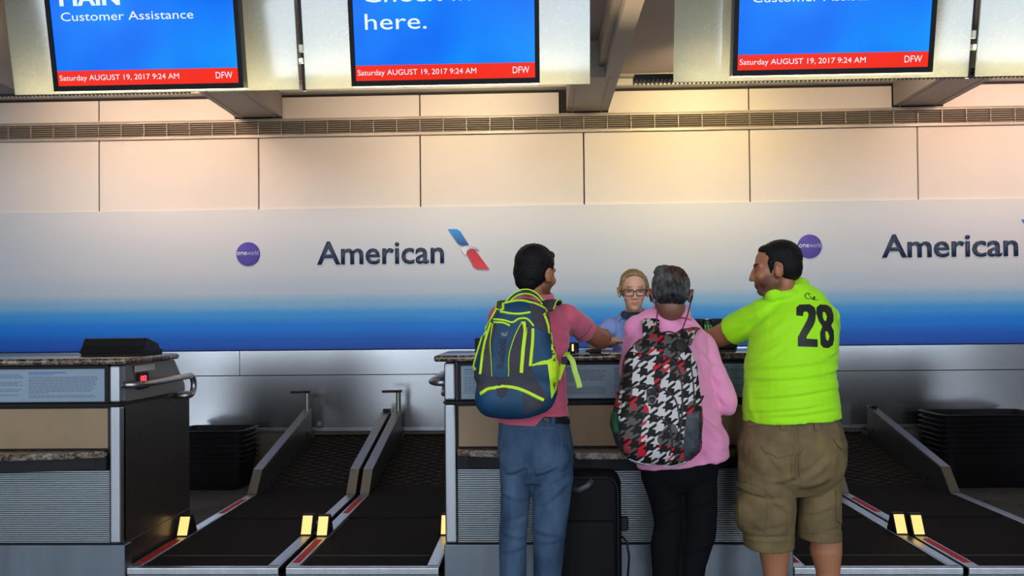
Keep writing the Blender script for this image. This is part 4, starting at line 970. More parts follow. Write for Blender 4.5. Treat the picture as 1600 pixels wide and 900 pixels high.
# ---- houndstooth backpack
def houndstooth():
    m = bpy.data.materials.new('houndstooth_fabric'); m.use_nodes = True; nt = m.node_tree; n = nt.nodes; L = nt.links; bs = n['Principled BSDF']; bs.inputs['Roughness'].default_value = .65; bs.inputs['Specular IOR Level'].default_value = .2
    tc = n.new('ShaderNodeTexCoord'); mp = n.new('ShaderNodeMapping'); mp.inputs['Rotation'].default_value = (0, math.radians(-9), 0); L.new(tc.outputs['Object'], mp.inputs[0])
    wn = n.new('ShaderNodeTexNoise'); wn.inputs['Scale'].default_value = 7; wn.inputs['Detail'].default_value = 1; L.new(mp.outputs[0], wn.inputs['Vector'])
    wa = n.new('ShaderNodeVectorMath'); wa.operation = 'MULTIPLY_ADD'; L.new(wn.outputs['Color'], wa.inputs[0]); wa.inputs[1].default_value = (.018, 0, .018); L.new(mp.outputs[0], wa.inputs[2])
    sp = n.new('ShaderNodeSeparateXYZ'); L.new(wa.outputs[0], sp.inputs[0])
    def M(op, a, b=None, c=None):
        q = n.new('ShaderNodeMath'); q.operation = op
        for i, v in enumerate((a, b, c)):
            if v is None: continue
            if isinstance(v, (int, float)): q.inputs[i].default_value = v
            else: L.new(v, q.inputs[i])
        return q.outputs[0]
    th = 8/.056
    u = M('MULTIPLY', sp.outputs['X'], th); v = M('MULTIPLY', sp.outputs['Z'], th)
    u8 = M('FLOORED_MODULO', u, 8); v8 = M('FLOORED_MODULO', v, 8)
    wu = M('LESS_THAN', u8, 4); wv = M('LESS_THAN', v8, 4)
    d4 = M('FLOORED_MODULO', M('SUBTRACT', u, v), 4); tw = M('LESS_THAN', d4, 2)
    light = M('ADD', M('MULTIPLY', tw, wu), M('MULTIPLY', M('SUBTRACT', 1, tw), wv))
    # light yarn changes colour by bands: white, red, grey
    bu = M('FLOORED_MODULO', M('FLOOR', M('DIVIDE', v, 8)), 3); bv = M('FLOORED_MODULO', M('FLOOR', M('DIVIDE', u, 8)), 4)
    redh = M('COMPARE', bu, 1., .1); redv = M('COMPARE', bv, 2., .1)
    big = n.new('ShaderNodeTexNoise'); big.inputs['Scale'].default_value = 11; big.inputs['Detail'].default_value = 0; L.new(tc.outputs['Object'], big.inputs['Vector'])
    redm = M('MULTIPLY', M('MAXIMUM', M('MULTIPLY', redh, tw), M('MULTIPLY', redv, M('SUBTRACT', 1, tw))), M('GREATER_THAN', big.outputs['Fac'], .44))
    gm_ = M('GREATER_THAN', big.outputs['Fac'], .53)
    c1 = n.new('ShaderNodeMixRGB'); c1.inputs[1].default_value = (.55, .53, .53, 1); c1.inputs[2].default_value = (.10, .09, .085, 1); L.new(gm_, c1.inputs[0])
    c2 = n.new('ShaderNodeMixRGB'); L.new(c1.outputs[0], c2.inputs[1]); c2.inputs[2].default_value = (.52, .012, .03, 1); L.new(redm, c2.inputs[0])
    c3 = n.new('ShaderNodeMixRGB'); c3.inputs[1].default_value = (.012, .010, .010, 1); L.new(c2.outputs[0], c3.inputs[2]); L.new(light, c3.inputs[0])
    L.new(c3.outputs[0], bs.inputs['Base Color']); return m
M_hound = houndstooth()
packB = thing('backpack', 'black, white and red houndstooth backpack on the back of the grey-haired man', 'backpack', (P(1030, 640, 3.4).x, 3.4, P(1030, 726, 3.4).z))
ol = [(1000, 532), (1017, 523), (1052, 520), (1073, 533), (1087, 558), (1092, 590), (1096, 640), (1096, 675), (1092, 704), (1072, 722), (1049, 727), (1002, 724), (981, 716), (963, 693), (955, 662), (962, 632), (971, 600), (977, 565), (986, 546)]
bm = pillow(ol, 3.455, 3.225, thin=lambda t: .55+.45*min(1, t/.6)); bB = tomesh(bm); co, no, px = getco(bB), getno(bB), PX(getco(bB))
def arcd(cx, cy, rx, ry, w_): r = np.sqrt(((px[:, 0]-cx)/rx)**2+((px[:, 1]-cy)/ry)**2); return np.exp(-((r-1)*min(rx, ry)/w_)**2)*(px[:, 1] < cy+4)
d = (no[:, 1] < 0)*(-.010*arcd(1015, 640, 46, 28, 3)+.0-.008*arcd(1022, 612, 46, 60, 3)-.008*arcd(1010, 678, 42, 30, 3)+.014*np.exp(-(((px[:, 0]-1012)/34)**2+((px[:, 1]-690)/24)**2)))
d += np.array([noise.noise(Vector(c)*16) for c in co])*.006
setco(bB, co+no*d[:, None])
BB = link('main_body', bB, M_hound, packB, smooth=True, label='houndstooth print body'); tBB = wbvh(BB)
M_web = mat('webbing_black', (.014, .014, .015), .6)
for pts, w_ in (([(985, 586), (1004, 562), (1030, 555), (1052, 564), (1064, 590), (1066, 640), (1060, 700)], 2.6), ([(978, 612), (1000, 602), (1020, 604), (1046, 614), (1058, 632), (1062, 660)], 2.6),
                ([(976, 652), (1000, 646), (1026, 650), (1044, 664), (1050, 690), (1046, 712)], 2.6), ([(1000, 548), (1022, 541), (1050, 546), (1072, 570)], 2.0), ([(1078, 560), (1084, 610), (1084, 660), (1078, 716)], 2.2)):
    link('piping', piping(pts, tBB, w_, .004, 3.3), M_web, packB, smooth=50)
link('hem_piping', piping([(983, 717), (1010, 725), (1048, 728), (1076, 720)], tBB, 1.8, .003, 3.3), mat('piping_white', (.6, .6, .6), .6), packB, label='white piping')
link('tag_patch', patch([[(1011, 608), (1025, 606), (1025, 630), (1010, 628)]], tBB, .006, .004, D0=3.3), M_web, packB)
bm = bmesh.new(); c = shoot(tBB, 1018, 626, .010, 3.3)[0]; tube(bm, arc(c, .016, 0, 360, 20), .0025, 8, caps=False); link('ring', bm, mat('ring_grey', (.25, .25, .25), .3, .8), packB)
link('strap_pad', patch([[(1056, 534), (1066, 530), (1073, 542), (1066, 552), (1056, 545)]], tBB, .007, .004, D0=3.3), M_web, packB)
link('side_pocket', patch([[(957, 636), (966, 640), (969, 680), (976, 708), (964, 693), (955, 662)]], tBB, .006, .004, D0=3.4), M_web, packB)
link('pocket_label', patch([[(957, 646), (965, 645), (968, 676), (962, 676)]], tBB, .009, .003, D0=3.4), mat('label_green', (.01, .09, .03), .6), packB, label='dark green patch in the side mesh')
link('side_pocket', patch([[(1072, 650), (1094, 640), (1095, 675), (1091, 704), (1072, 721), (1067, 700)]], tBB, .005, .003, D0=3.4), mat('mesh_dark', (.035, .045, .055), .5, var=(45, .7)), packB, label='dark mesh side pocket')
for pts, lab_ in (([(355, 435, 3.40), (352, 385, 3.46), (350, 345, 3.52), (350, 330, 3.57), (345, 345, 3.68), (335, 420, 3.76)], 'l'), ([(500, 440, 3.40), (515, 400, 3.47), (530, 378, 3.54), (545, 372, 3.60), (545, 400, 3.70), (530, 480, 3.77)], 'r')):
    link('shoulder_strap', web([c7(*p) for p in pts], .072, .016, (1, 0, 0)), M_hound, packB, smooth=True)
link('haul_loop', web([c7(385, 425, 3.41), c7(395, 395, 3.405), c7(440, 385, 3.405), c7(475, 402, 3.41), c7(480, 425, 3.41)], .018, .006, (0, 1, 0)), M_web, packB, smooth=True)
link('side_strap', web([c7(560, 745, 3.42), c7(585, 690, 3.50), c7(602, 655, 3.58), c7(606, 650, 3.66)], .024, .005, (1, 0, 0)), M_web, packB, smooth=True)

# ================================================================ man C: neon green T-shirt, cargo shorts
DC = 3.60
pC = thing('person', 'stocky man in a neon green T-shirt numbered 28 and khaki cargo shorts, head turned left', 'person', (P(1240, 800, DC).x, DC, 0))
HC_ = headM(P(1212, 422, 3.62), 76, -5, 0, 1.02)
torsoC = [sect(655, 1163, 1313, DC, .187), sect(640, 1162, 1312, DC, .184), sect(610, 1162, 1307, DC+.01, .185), sect(575, 1165, 1304, DC+.02, .180), sect(545, 1170, 1307, DC+.03, .170), sect(515, 1173, 1308, DC+.04, .155), sect(495, 1178, 1304, DC+.045, .135),
          sect(478, 1184, 1296, DC+.05, .11), sect(466, 1192, 1284, DC+.05, .09), sect(455, 1200, 1268, DC+.05, .075), sect(446, 1208, 1256, DC+.05, .062)]
sR, eR, wR = P(1284, 500, 3.68), P(1286, 556, 3.88), P(1240, 550, 4.06); wR.z = 1.262
sL, eL, wL = P(1190, 495, 3.66), P(1118, 528, 3.84), P(1083, 538, 4.03); wL.z = max(wL.z, 1.262)
LC = [(720, 1156, 1240, DC), (760, 1154, 1243, DC), (794, 1156, 1242, DC), (838, 1162, 1241, DC), (854, 1164, 1240, DC)]
RC = [(720, 1240, 1320, DC+.02), (760, 1249, 1312, DC+.02), (807, 1247, 1312, DC+.02), (835, 1245, 1313, DC+.02), (841, 1245, 1313, DC+.02)]
b = head_bm(HC_, wide=1.08); hc = HC_ @ Vector((0, -.02, -.06)); limb(b, [hc, P(1222, 458, 3.64), P(1228, 478, 3.66)], [.054, .058, .064])
loft(b, torsoC[1:], grow=-.022, round_ends=True)
for sh, el, wr, sd in ((sR, eR, wR, 1), (sL, eL, wL, -1)):
    limb(b, [sh, sh.lerp(el, .5), el], [.056, .056, .050]); limb(b, [el, el.lerp(wr, .35), wr], [.050, .047, .030]); hand(b, wr, (-.7, .6, -.05), (0, 0, -1), 1., .4, -sd)
for rows, cal in ((LC, [(853, 1186, 1236), (872, 1188, 1233), (897, 1193, 1229), (960, 1198, 1224)]), (RC, [(842, 1267, 1315), (860, 1266, 1315), (892, 1275, 1312), (958, 1281, 1306)])):
    D_ = rows[0][3]; q = legs_pts(rows, DC); limb(b, [p for p, r in q[:3]], [r*.75 for p, r in q[:3]])
    q2 = legs_pts([(y, a, c_, D_) for y, a, c_ in cal], DC); limb(b, [q[2][0]]+[p for p, r in q2]+[Vector((q2[-1][0].x, q2[-1][0].y, .07))], [q[2][1]*.7]+[r for p, r in q2]+[.036])
    limb(b, [Vector((q2[-1][0].x, q2[-1][0].y-.03, .05)), Vector((q2[-1][0].x, q2[-1][0].y+.15, .035))], [.038, .034])
loft(b, [sect(725, 1180, 1292, DC, .11), sect(640, 1180, 1292, DC, .13)], round_ends=True)
meC = remesh(b, .0055, 4)
tint(meC, HC_, [((0, .060, -.078), (.058, .050, .038), (.36, .34, .36)), ((.055, .025, -.055), (.04, .050, .040), (.45, .42, .44)), ((-.055, .025, -.055), (.04, .050, .040), (.45, .42, .44)), ((0, .09, -.058), (.022, .02, .010), (.9, .55, .55)),
    ((.034, .082, .029), (.026, .022, .007), (.10, .09, .09)), ((-.034, .082, .029), (.026, .022, .007), (.10, .09, .09)), ((-.034, .084, .004), (.012, .012, .004), (.15, .12, .12)), ((.034, .084, .004), (.012, .012, .004), (.15, .12, .12)), ((0, .095, -.045), (.02, .02, .006), (.5, .45, .45))])
link('body', meC, M_skinC, pC)
hC = hair(HC_, [((0, -.024, .048), (.078, .092, .080)), ((0, -.046, .010), (.077, .066, .068)), ((0, -.060, -.018), (.060, .045, .036)), ((0, .022, .088), (.056, .042, .026))], amp=.0016, tubes=[([(-.069, .018, .03), (-.068, .022, -.012)], [.014, .005]), ([(.069, .018, .03), (.068, .022, -.012)], [.014, .005])])
link('hair', hC, M_hair, pC, label='short black hair')
M_green = mat('shirt_neon_green', srgb(166, 240, 0), .75, sheen=.1, bump=(350, .15, .001)); 
b = bmesh.new(); loft(b, torsoC)
for sh, el, tR in ((sR, eR, .8), (sL, eL, .66)):
    tube(b, [sh-(el-sh)*.12, sh.lerp(el, .2), sh.lerp(el, .45), sh.lerp(el, tR)], [(.072, .070), (.076, .074), (.072, .071), (.069, .068)], 24)
ball(b, P(1196, 487, 3.66), (.080, .085, .062)); ball(b, P(1278, 492, 3.66), (.075, .085, .068)); ball(b, P(1226, 462, 3.64), (.088, .085, .040)); tube(b, [P(1250, 448, 3.66), P(1206, 461, 3.60)], [.042, .034], 16, round_ends=True)
s3 = remesh(b, .006, 4)
creases(s3, [(1172, 572, 1300, 560, 4, .005), (1168, 590, 1290, 583, 3.5, .006), (1176, 606, 1306, 592, 3, -.005), (1180, 620, 1306, 604, 3, .006), (1170, 640, 1280, 632, 3, .005), (1200, 648, 1308, 636, 3, .005), (1166, 562, 1220, 540, 4, .005), (1160, 500, 1210, 470, 5, .005), (1150, 520, 1196, 492, 5, -.004), (1180, 530, 1230, 500, 5, .004), (1285, 556, 1306, 548, 3, .005), (1288, 580, 1308, 574, 3, .006), (1170, 600, 1180, 655, 4, .004)], .006, (6, 6, 8), 5)
SC = link('shirt', s3, M_green, pC, label='neon green T-shirt'); tSC = wbvh(SC)
c8 = lambda L_: [(1090+x/3, 360+y/3) for x, y in L_]
two = c8([(463, 375), (463, 362), (478, 349), (525, 347), (548, 362), (554, 385), (550, 425), (541, 448), (510, 498), (510, 508), (561, 511), (562, 547), (470, 544), (470, 500), (513, 420), (519, 400), (519, 388), (512, 381), (500, 381), (495, 388), (494, 402), (463, 399)])
eight = c8([(557, 362), (572, 348), (605, 350), (625, 365), (635, 395), (635, 425), (624, 447), (636, 470), (638, 510), (632, 538), (612, 552), (590, 550), (576, 535), (574, 480), (584, 450), (568, 425), (556, 390)])
h1 = c8([(585, 382), (598, 384), (606, 405), (602, 425), (592, 424), (585, 405)]); h2 = c8([(598, 472), (610, 475), (618, 497), (612, 518), (602, 514), (597, 492)])
M_num = mat('print_black', (.012, .014, .012), .55)
link('number', patch([two], tSC, .0022, .001, 5), M_num, SC, smooth=30); link('number', patch([eight, h1, h2], tSC, .0022, .001, 5), M_num, SC, smooth=30)
for L_, w_ in (([(528, 300), (515, 294), (504, 305), (508, 317), (524, 322)], 1.6), ([(530, 309), (530, 319), (538, 322), (543, 312)], 1.6), ([(543, 312), (550, 313), (543, 324), (555, 324)], 1.8), ([(524, 298), (520, 308)], 1), ([(555, 324), (567, 327)], 1)):
    link('print', piping(c8(L_), tSC, w_, .0015), M_num, SC)
band_ = [(1164, 646), (1168, 655), (1210, 652), (1260, 648), (1311, 644)]
M_kh = mat('khaki_cotton', srgb(122, 104, 66), .85, color2=srgb(98, 82, 54), var=(9, .2), bump=(320, .3, .001))
b = bmesh.new(); loft(b, [sect(770, 1180, 1300, DC, .10), sect(745, 1160, 1316, DC, .155), sect(715, 1155, 1320, DC, .17), sect(690, 1153, 1321, DC, .172), sect(665, 1160, 1314, DC, .168), sect(650, 1168, 1310, DC, .162), sect(644, 1169, 1309, DC, .162)])
for rows in (LC, RC):
    q = legs_pts(rows, DC); tube(b, [p for p, r in q], [(r, r*1.05+.012) for p, r in q], 26, uaxis=(1, 0, 0))
for x in (1205, 1275): ball(b, P(x, 712, DC-.062), (.105, .090, .13))
ball(b, P(1164, 800, DC), (.045, .09, .09)); 
sh_ = remesh(b, .006, 4)
creases(sh_, [(1248, 744, 1290, 712, 5, -.007), (1200, 752, 1246, 742, 4, .006), (1250, 760, 1300, 744, 4, .006), (1200, 700, 1225, 735, 4, .003), (1160, 690, 1162, 728, 4, -.007), (1205, 770, 1238, 800, 5, .006), (1170, 800, 1200, 828, 5, .006), (1180, 825, 1226, 822, 4, -.005), (1256, 800, 1300, 790, 4, .005), (1256, 828, 1310, 822, 3, .005), (1249, 700, 1247, 750, 3, -.012), (1160, 770, 1230, 780, 4, -.006), (1165, 836, 1238, 838, 2.5, -.005), (1246, 826, 1312, 826, 2, -.004)], .006, (9, 9, 8), 6)
SHC = link('shorts', sh_, M_kh, pC, label='khaki cargo shorts'); tH = wbvh(SHC)
k2 = lambda L_: [(940+x/3.215, 620+y/3.215) for x, y in L_]
for q, o_ in (([(805, 250), (880, 246), (960, 242), (1015, 248), (1000, 285), (930, 292), (880, 306), (850, 285), (815, 272)], .007), ([(1160, 212), (1225, 238), (1246, 264), (1200, 262), (1175, 240)], .008), ([(672, 428), (720, 432), (780, 445), (830, 470), (824, 495), (760, 478), (700, 455)], .010)):
    link('pocket_flap', patch([k2(q)], tH, o_, .004, 5, 3.5), M_kh, SHC, smooth=30)
link('cargo_pocket', patch([k2([(690, 470), (760, 492), (826, 505), (830, 600), (822, 660), (760, 660), (700, 640)])], tH, .008, .004, 6, 3.5), M_kh, SHC, smooth=30)
link('cargo_pocket', patch([k2([(1172, 470), (1196, 480), (1198, 640), (1176, 620)])], tH, .008, .004, 6, 3.5), M_kh, SHC, smooth=30)
for x in (1223, 1274): link('belt_loop', patch([[(x-4, 650), (x+4, 650), (x+5, 671), (x-2, 672)]], tH, .008, .003, 6, 3.5), M_kh, SHC)
link('waistband', patch([[(1168, 648), (1215, 643), (1260, 641), (1309, 641), (1311, 658), (1262, 659), (1215, 662), (1170, 667)]], tH, .004, .003, 6, 3.5), M_kh, SHC, smooth=30)
link('undershirt_edge', patch([[(1190, 650), (1220, 645), (1262, 643), (1262, 648), (1222, 650), (1192, 656)]], tH, .010, .003, 6, 3.5), mat('undershirt', (.03, .03, .04), .8), pC)
for L_ in ([(1246, 664), (1248, 700), (1249, 745)], [(1162, 842), (1200, 848), (1240, 846)], [(1246, 833), (1280, 834), (1313, 834)]): link('seam', piping(L_, tH, 1.4, .0018, 3.5), M_kh, SHC)
for q in ((1210, -1, LC), (1293, 1, RC)):
    v = P(q[0], 958, q[2][0][3]); bm = bmesh.new(); shoe(bm, v.x, v.y+.01, (.14*q[1], 1, 0), 1.06); link('shoe', remesh(bm, .006, 3), M_shoe, pC)

# ================================================================ airline agent behind the counter
pD = thing('person', 'blonde agent in light blue blouse and navy scarf, facing us behind the counter', 'person', (P(990, 600, 4.95).x, 4.95, 0))
HD = headM(P(990, 455, 4.66), 178, -7, 0, .99)
torsoD = [sect(700, 962, 1036, 5.0, .115), sect(640, 958, 1034, 4.97, .118), sect(600, 962, 1030, 4.94, .112), sect(565, 960, 1030, 4.90, .112), sect(535, 956, 1032, 4.87, .115), sect(515, 950, 1036, 4.84, .10), sect(503, 952, 1034, 4.81, .085), sect(496, 962, 1022, 4.78, .07), sect(491, 972, 1010, 4.76, .055)]
sR, eR, wR = P(954, 510, 4.82), P(930, 552, 4.74), P(960, 556, 4.60)
sL, eL, wL = P(1032, 510, 4.82), P(1056, 552, 4.74), P(1020, 556, 4.60)
for v in (eR, eL): v.z = max(v.z, 1.235)
for v in (wR, wL): v.z = 1.262; v.y = 4.50
b = head_bm(HD, fem=True, wide=.95); hc = HD @ Vector((0, -.02, -.06)); limb(b, [hc, P(991, 487, 4.74), P(991, 505, 4.78)], [.046, .046, .05])
loft(b, torsoD, grow=-.016, round_ends=True)
for sh, el, wr, sd in ((sR, eR, wR, -1), (sL, eL, wL, 1)):
    limb(b, [sh, el], [.038, .034]); limb(b, [el, el.lerp(wr, .3), wr], [.034, .033, .022]); hand(b, wr, (.5 if sd < 0 else -.5, -.45, -.03), (0, 0, -1), .8, .4, -sd)
for s in (-1, 1):
    x = P(998, 600, 4.98).x+s*.09; limb(b, [(x, 4.99, .86), (x, 4.99, .5), (x, 5.0, .06)], [.075, .05, .034])
meD = remesh(b, .0045, 3)
tint(meD, HD, [((0, .088, -.057), (.021, .02, .0085), (.92, .66, .64)), ((.036, .066, -.022), (.022, .03, .02), (1.1, .86, .84)), ((-.036, .066, -.022), (.022, .03, .02), (1.1, .86, .84)), ((.033, .088, .031), (.020, .02, .0045), (.5, .36, .28)), ((-.033, .088, .031), (.020, .02, .0045), (.5, .36, .28)),
    ((.031, .082, .006), (.017, .02, .009), (.72, .6, .58)), ((-.031, .082, .006), (.017, .02, .009), (.72, .6, .58)), ((0, .100, -.040), (.013, .012, .005), (.65, .5, .5))])
link('body', meD, M_skinD, pD)
for s in (-1, 1):
    bm = bmesh.new(); ball(bm, HD @ Vector((s*.031, .0735, .0045)), .0118, 16); e = link('eye', bm, mat('eye_white', (.55, .5, .48), .25), pD, smooth=True)
    bm = bmesh.new(); ball(bm, HD @ Vector((s*.031, .0830, .0035)), .0042, 12); link('iris', bm, mat('iris_dark', (.03, .03, .035), .2), e, smooth=True)
    bm = bmesh.new(); tube(bm, [HD @ Vector(v) for v in ((s*.019, .0845, .006), (s*.027, .0865, .0098), (s*.036, .0855, .0098), (s*.044, .080, .005))], .0017, 6, round_ends=True); link('lash', bm, mat('lash_brown', (.03, .015, .01), .6), e)
M_blond = mat('hair_blonde', (.42, .26, .11), .5, var=(50, .45), bump=(220, .7, .003), stretch=(1, 1, .25))
hD = hair(HD, [((0, -.028, .048), (.077, .092, .078)), ((0, -.042, .008), (.076, .062, .066)), ((0, -.11, .035), (.035, .035, .035))], .0045, .0015, tubes=[([(-.062, .040, .070), (-.074, .020, .035), (-.077, .008, -.002)], [.013, .012, .008]), ([(.062, .040, .070), (.074, .020, .035), (.077, .008, -.002)], [.013, .012, .008]),
     ([(-.058, .036, .078), (-.03, .050, .098), (0, .054, .104), (.03, .050, .098), (.058, .036, .078)], [.014, .013, .012, .013, .014])])
link('hair', hD, M_blond, pD, label='blonde hair tied back')
M_blue2 = mat('blouse_blue', srgb(146, 170, 232), .75, sheen=.1, bump=(300, .15, .001))
b = bmesh.new(); loft(b, torsoD)
for sh, el in ((sR, eR), (sL, eL)):
    tube(b, [sh-(el-sh)*.1, sh.lerp(el, .3), sh.lerp(el, .85)], [.052, .054, .052], 20); ball(b, sh, (.054, .055, .05))
s4 = remesh(b, .0055, 4); creases(s4, [(960, 500, 972, 548, 4, .005), (942, 510, 962, 520, 3, .004), (968, 506, 985, 556, 3, -.004)], .004, (10, 10, 7), 7)
SD = link('blouse', s4, M_blue2, pD, label='light blue blouse')
for s, pts in ((1, [(975, 484), (964, 492), (968, 503), (974, 496), (984, 512), (981, 496)]), (-1, [(1006, 484), (1015, 490), (1014, 503), (1008, 497), (1000, 512), (1002, 496)])):
    link('collar', patch([pts], wbvh(SD), .012, .006, 6, 4.7), M_blue2, SD, smooth=30)
M_scarf = mat('scarf_navy', (.012, .018, .045), .5, var=(25, .8), color2=(.05, .09, .16))
bm = bmesh.new(); c0 = P(991, 489, 4.745); tube(bm, [(c0.x+.058*math.cos(2*PI*k/20), c0.y+.056*math.sin(2*PI*k/20), c0.z-.008+.008*math.sin(2*PI*k/20)) for k in range(21)], (.016, .020) and .022, 10, caps=False); ball(bm, P(990, 495, 4.68), (.030, .018, .020), 16)
tube(bm, [P(989, 496, 4.68), P(998, 493, 4.675), P(1007, 489, 4.68)], [(.008, .008), (.016, .008), (.020, .008)], 12, round_ends=True)
tube(bm, [P(988, 496, 4.68), P(984, 505, 4.69), P(986, 512, 4.70)], [.010, .013, .010], 12, round_ends=True)
sc = link('scarf', remesh(bm, .004, 3), M_scarf, pD, label='navy and dark red neck scarf')
bm = bmesh.new(); ball(bm, P(989, 498, 4.664), (.020, .008, .010), 14); link('scarf_knot', bm, mat('scarf_red', (.16, .01, .02), .6), sc, smooth=True)
# her glasses
g = thing('eyeglasses', 'brown rectangular eyeglasses worn by the blonde agent', 'glasses', HD @ Vector((0, .1, .003)))
M_fr = mat('frame_brown', (.045, .016, .012), .3)
def rrect(w_, h_, r, n_=5):
    out = []
    for cx, cy, a0 in ((1, 1, 0), (-1, 1, 90), (-1, -1, 180), (1, -1, 270)):
        for k in range(n_+1): a = math.radians(a0+90*k/n_); out.append((cx*(w_-r)+r*math.cos(a), cy*(h_-r)+r*math.sin(a)))
    return out+[out[0]]
for s in (-1, 1):
    bm = bmesh.new(); tube(bm, [HD @ Vector((s*.0335+x, .1015-abs(x+s*.0335)*.10, y)) for x, y in rrect(.0265, .0165, .008)], .0021, 8, caps=False); link('rim', bm, M_fr, g, smooth=True)
    bm = bmesh.new(); tube(bm, [HD @ Vector((s*.0585, .095, .010)), HD @ Vector((s*.074, .08, .010)), HD @ Vector((s*.078, .0, .008)), HD @ Vector((s*.078, -.02, .0))], .0022, 8); link('temple_arm', bm, M_fr, g, smooth=True)
bm = bmesh.new(); tube(bm, [HD @ Vector((-.0085, .1005, .005)), HD @ Vector((0, .104, .009)), HD @ Vector((.0085, .1005, .005))], .0022, 8); link('bridge', bm, M_fr, g)

# ================================================================ suitcase and things on the counters
M_case = mat('case_black', (.006, .006, .007), .7, spec=.12, bump=(250, .3, .001))
a, b_ = P(862, 738, 3.72), P(971, 738, 3.72)
t = thing('suitcase', 'black upright fabric suitcase standing on the floor between the two backpack wearers', 'suitcase', ((a.x+b_.x)/2, 3.78, 0))
ztop = a.z; W_ = b_.x-a.x; cxm = (a.x+b_.x)/2
bm = box(a.x, b_.x, 3.70, 3.858, .045, ztop, .055, seg=5); link('shell', bm, M_case, t, smooth=40)
bm = box(a.x+.03, b_.x-.035, 3.682, 3.71, .10, ztop-.21, .012, seg=3); link('front_pocket', bm, M_case, t, smooth=40)
for zz_ in (ztop-.07, ):
    v = P(910, 755, 3.695); bm = bmesh.new(); tube(bm, [(v.x-.05, 3.700, v.z-.030), (v.x-.015, 3.688, v.z-.028), (v.x+.020, 3.684, v.z-.010), (v.x+.045, 3.696, v.z+.014)], [(.008, .014)]*4, 12); link('carry_handle', bm, mat('handle_grey', (.045, .045, .05), .45), t, smooth=True)
bm = bmesh.new()
pth = [(a.x+.02, 3.699, .12), (a.x+.02, 3.699, ztop-.07)]+[(a.x+.075-.055*math.cos(math.radians(q)), 3.699, ztop-.075+.055*math.sin(math.radians(q))) for q in range(10, 91, 20)]+[(b_.x-.075, 3.699, ztop-.02)]+[(b_.x-.075+.055*math.sin(math.radians(q)), 3.699, ztop-.075+.055*math.cos(math.radians(q))) for q in range(10, 91, 20)]+[(b_.x-.02, 3.699, .12)]
tube(bm, pth, .004, 6); link('zipper', bm, M_gap, t)
v = P(975, 817, 3.76); link('buckle', box(v.x-.018, v.x+.018, 3.73, 3.77, v.z-.03, v.z+.03, .008), M_gap, t)
bm = bmesh.new(); tube(bm, [P(970, 838, 3.76), P(979, 845, 3.75), P(983, 870, 3.75), P(981, 900, 3.76), P(974, 925, 3.77)], [(.009, .005)]*5, 10, uaxis=(0, 1, 0)); link('side_strap', bm, M_gap, t, smooth=True)
for x in (a.x+.06, b_.x-.06):
    bm = bmesh.new(); bmesh.ops.create_cone(bm, cap_ends=True, segments=20, radius1=.026, radius2=.026, depth=.03, matrix=Matrix.Translation((x, 3.80, .026)) @ Matrix.Rotation(PI/2, 4, 'Y')); link('wheel', bm, M_black, t)

LZ = 1.2145
# black angled keyboard tray on the left counter
v0, v1 = P(127, 553, 4.30), P(228, 553, 4.30)
t = thing('document_holder', 'low black angled holder lying on the left granite counter', 'holder', ((v0.x+v1.x)/2, 4.3, LZ))
link('base', prism([(4.27, LZ), (4.50, LZ), (4.50, LZ+.03), (4.28, LZ+.020)], 'x', v0.x+.012, v1.x-.004, .002), M_gap, t)
link('sloped_cover', prism([(4.285, LZ+.018), (4.50, LZ+.02), (4.47, LZ+.060), (4.345, LZ+.092), (4.325, LZ+.088)], 'x', v0.x, v1.x-.012, .004), M_black, t)
link('front_ledge', prism([(4.265, LZ+.014), (4.29, LZ+.010), (4.315, LZ+.045), (4.300, LZ+.052)], 'x', v0.x+.004, v1.x-.004, .003), M_black, t)
v = P(748, 540, 4.25); t = tag(link('card_reader', box(v.x-.018, v.x+.05, 4.22, 4.30, LZ, LZ+.075, .006), M_gap), 'small black device on the counter beside the blue backpack', 'device')
v = P(897, 540, 4.05); t = thing('radio', 'small black device with a lit yellow slot beside the polo sleeve', 'device', (v.x, 4.05, LZ))
link('case', box(v.x-.03, v.x+.022, 4.03, 4.09, LZ, LZ+.055, .006), M_black, t); link('lit_slot', box(v.x-.012, v.x-.003, 4.0275, 4.031, LZ+.012, LZ+.046), mat('slot_yellow', (.1, .08, .02), .4, emit=((1, .72, .3), 1.3)), t)
v0 = P(905, 549, 4.0); tag(link('boarding_papers', box(v0.x-.02, v0.x+.05, 4.0, 4.10, LZ, LZ+.003), mat('paper', (.55, .6, .65), .6)), 'small pale papers on the granite ledge by the neon strap', 'paper')
v0 = P(925, 546, 4.12); bm = box(v0.x-.03, v0.x+.045, 4.09, 4.17, LZ, LZ+.016, .006); tag(link('wallet', bm, mat('wallet_brown', (.07, .045, .04), .5)), 'dark brown wallet on the ledge under the bare forearm', 'wallet')
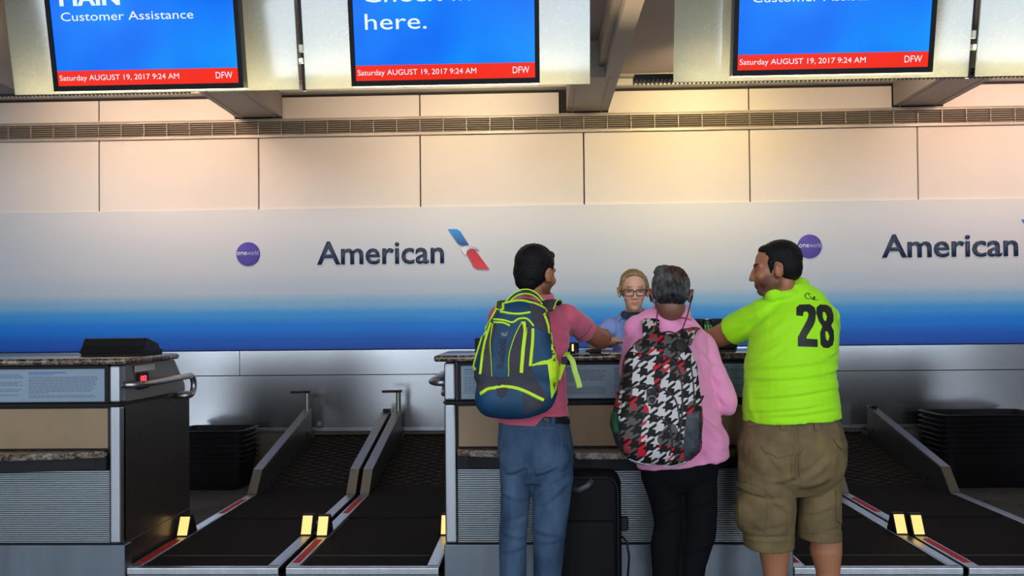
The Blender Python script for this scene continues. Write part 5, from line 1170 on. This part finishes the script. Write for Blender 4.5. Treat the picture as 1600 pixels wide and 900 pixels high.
v0, v1, vz_ = P(1066, 500, 4.42), P(1152, 500, 4.42), P(1100, 498, 4.42).z
t = thing('printer', 'black ticket printer on the ledge behind the drink can', 'printer', ((v0.x+v1.x)/2, 4.42, LZ))
link('case', box(v0.x, v1.x, 4.42, 4.56, LZ, vz_, .008), M_black, t); link('paper_slot', box(v0.x+.05, v1.x-.05, 4.416, 4.422, vz_-.05, vz_-.044), M_gap, t); link('lid', box(v0.x+.01, v1.x-.01, 4.415, 4.425, vz_-.04, vz_-.015, .002), M_gap, t)
# drink can
v = P(1104.5, 500, 4.34); cz = LZ; r = .0335
t = thing('drink_can', 'black energy drink can with three green claw marks', 'can', (v.x, 4.34, cz))
bm = bmesh.new(); prof = [(.024, 0), (.028, .006), (r, .016), (r, .142), (.030, .156), (.027, .160), (.027, .163), (.025, .163), (.024, .158)]
tube(bm, [(v.x, 4.34, cz+z) for _, z in prof], [q for q, _ in prof], 32, uaxis=(1, 0, 0)); link('can_body', bm, mat('can_black', (.012, .016, .016), .3, .4), t, smooth=40)
bm = bmesh.new(); tube(bm, [(v.x, 4.34, cz+z) for z in (.1565, .1635)], [.0275, .0275], 28); link('rim', bm, mat('can_rim', (.4, .42, .42), .3, .9), t, smooth=40)
bm = bmesh.new()
def claw(x0, pts):
    rows = []
    for z, dx, w_ in pts:
        row = []
        for s in (-1, 1):
            a = (x0+dx+s*w_/2)/r; row.append(bm.verts.new((v.x+r*1.015*math.sin(a), 4.34-r*1.015*math.cos(a), cz+z)))
        rows.append(row)
    for q0, q1 in zip(rows, rows[1:]): bm.faces.new((q0[0], q0[1], q1[1], q1[0]))
for x0, m_ in ((-.0155, -1), (.0, 0), (.0155, 1)):
    claw(x0, [(.132, -.006 if m_ < 1 else -.004, .003), (.130, 0, .010), (.120, .0015, .007), (.105, -.001, .0055), (.088, .0015, .006), (.070, -.0005, .005), (.052, .001+.001*m_, .004), (.034, .0, .001)])
link('claw_marks', bm, mat('claw_green', (.10, .62, .08), .5), t, label='three green claw marks')
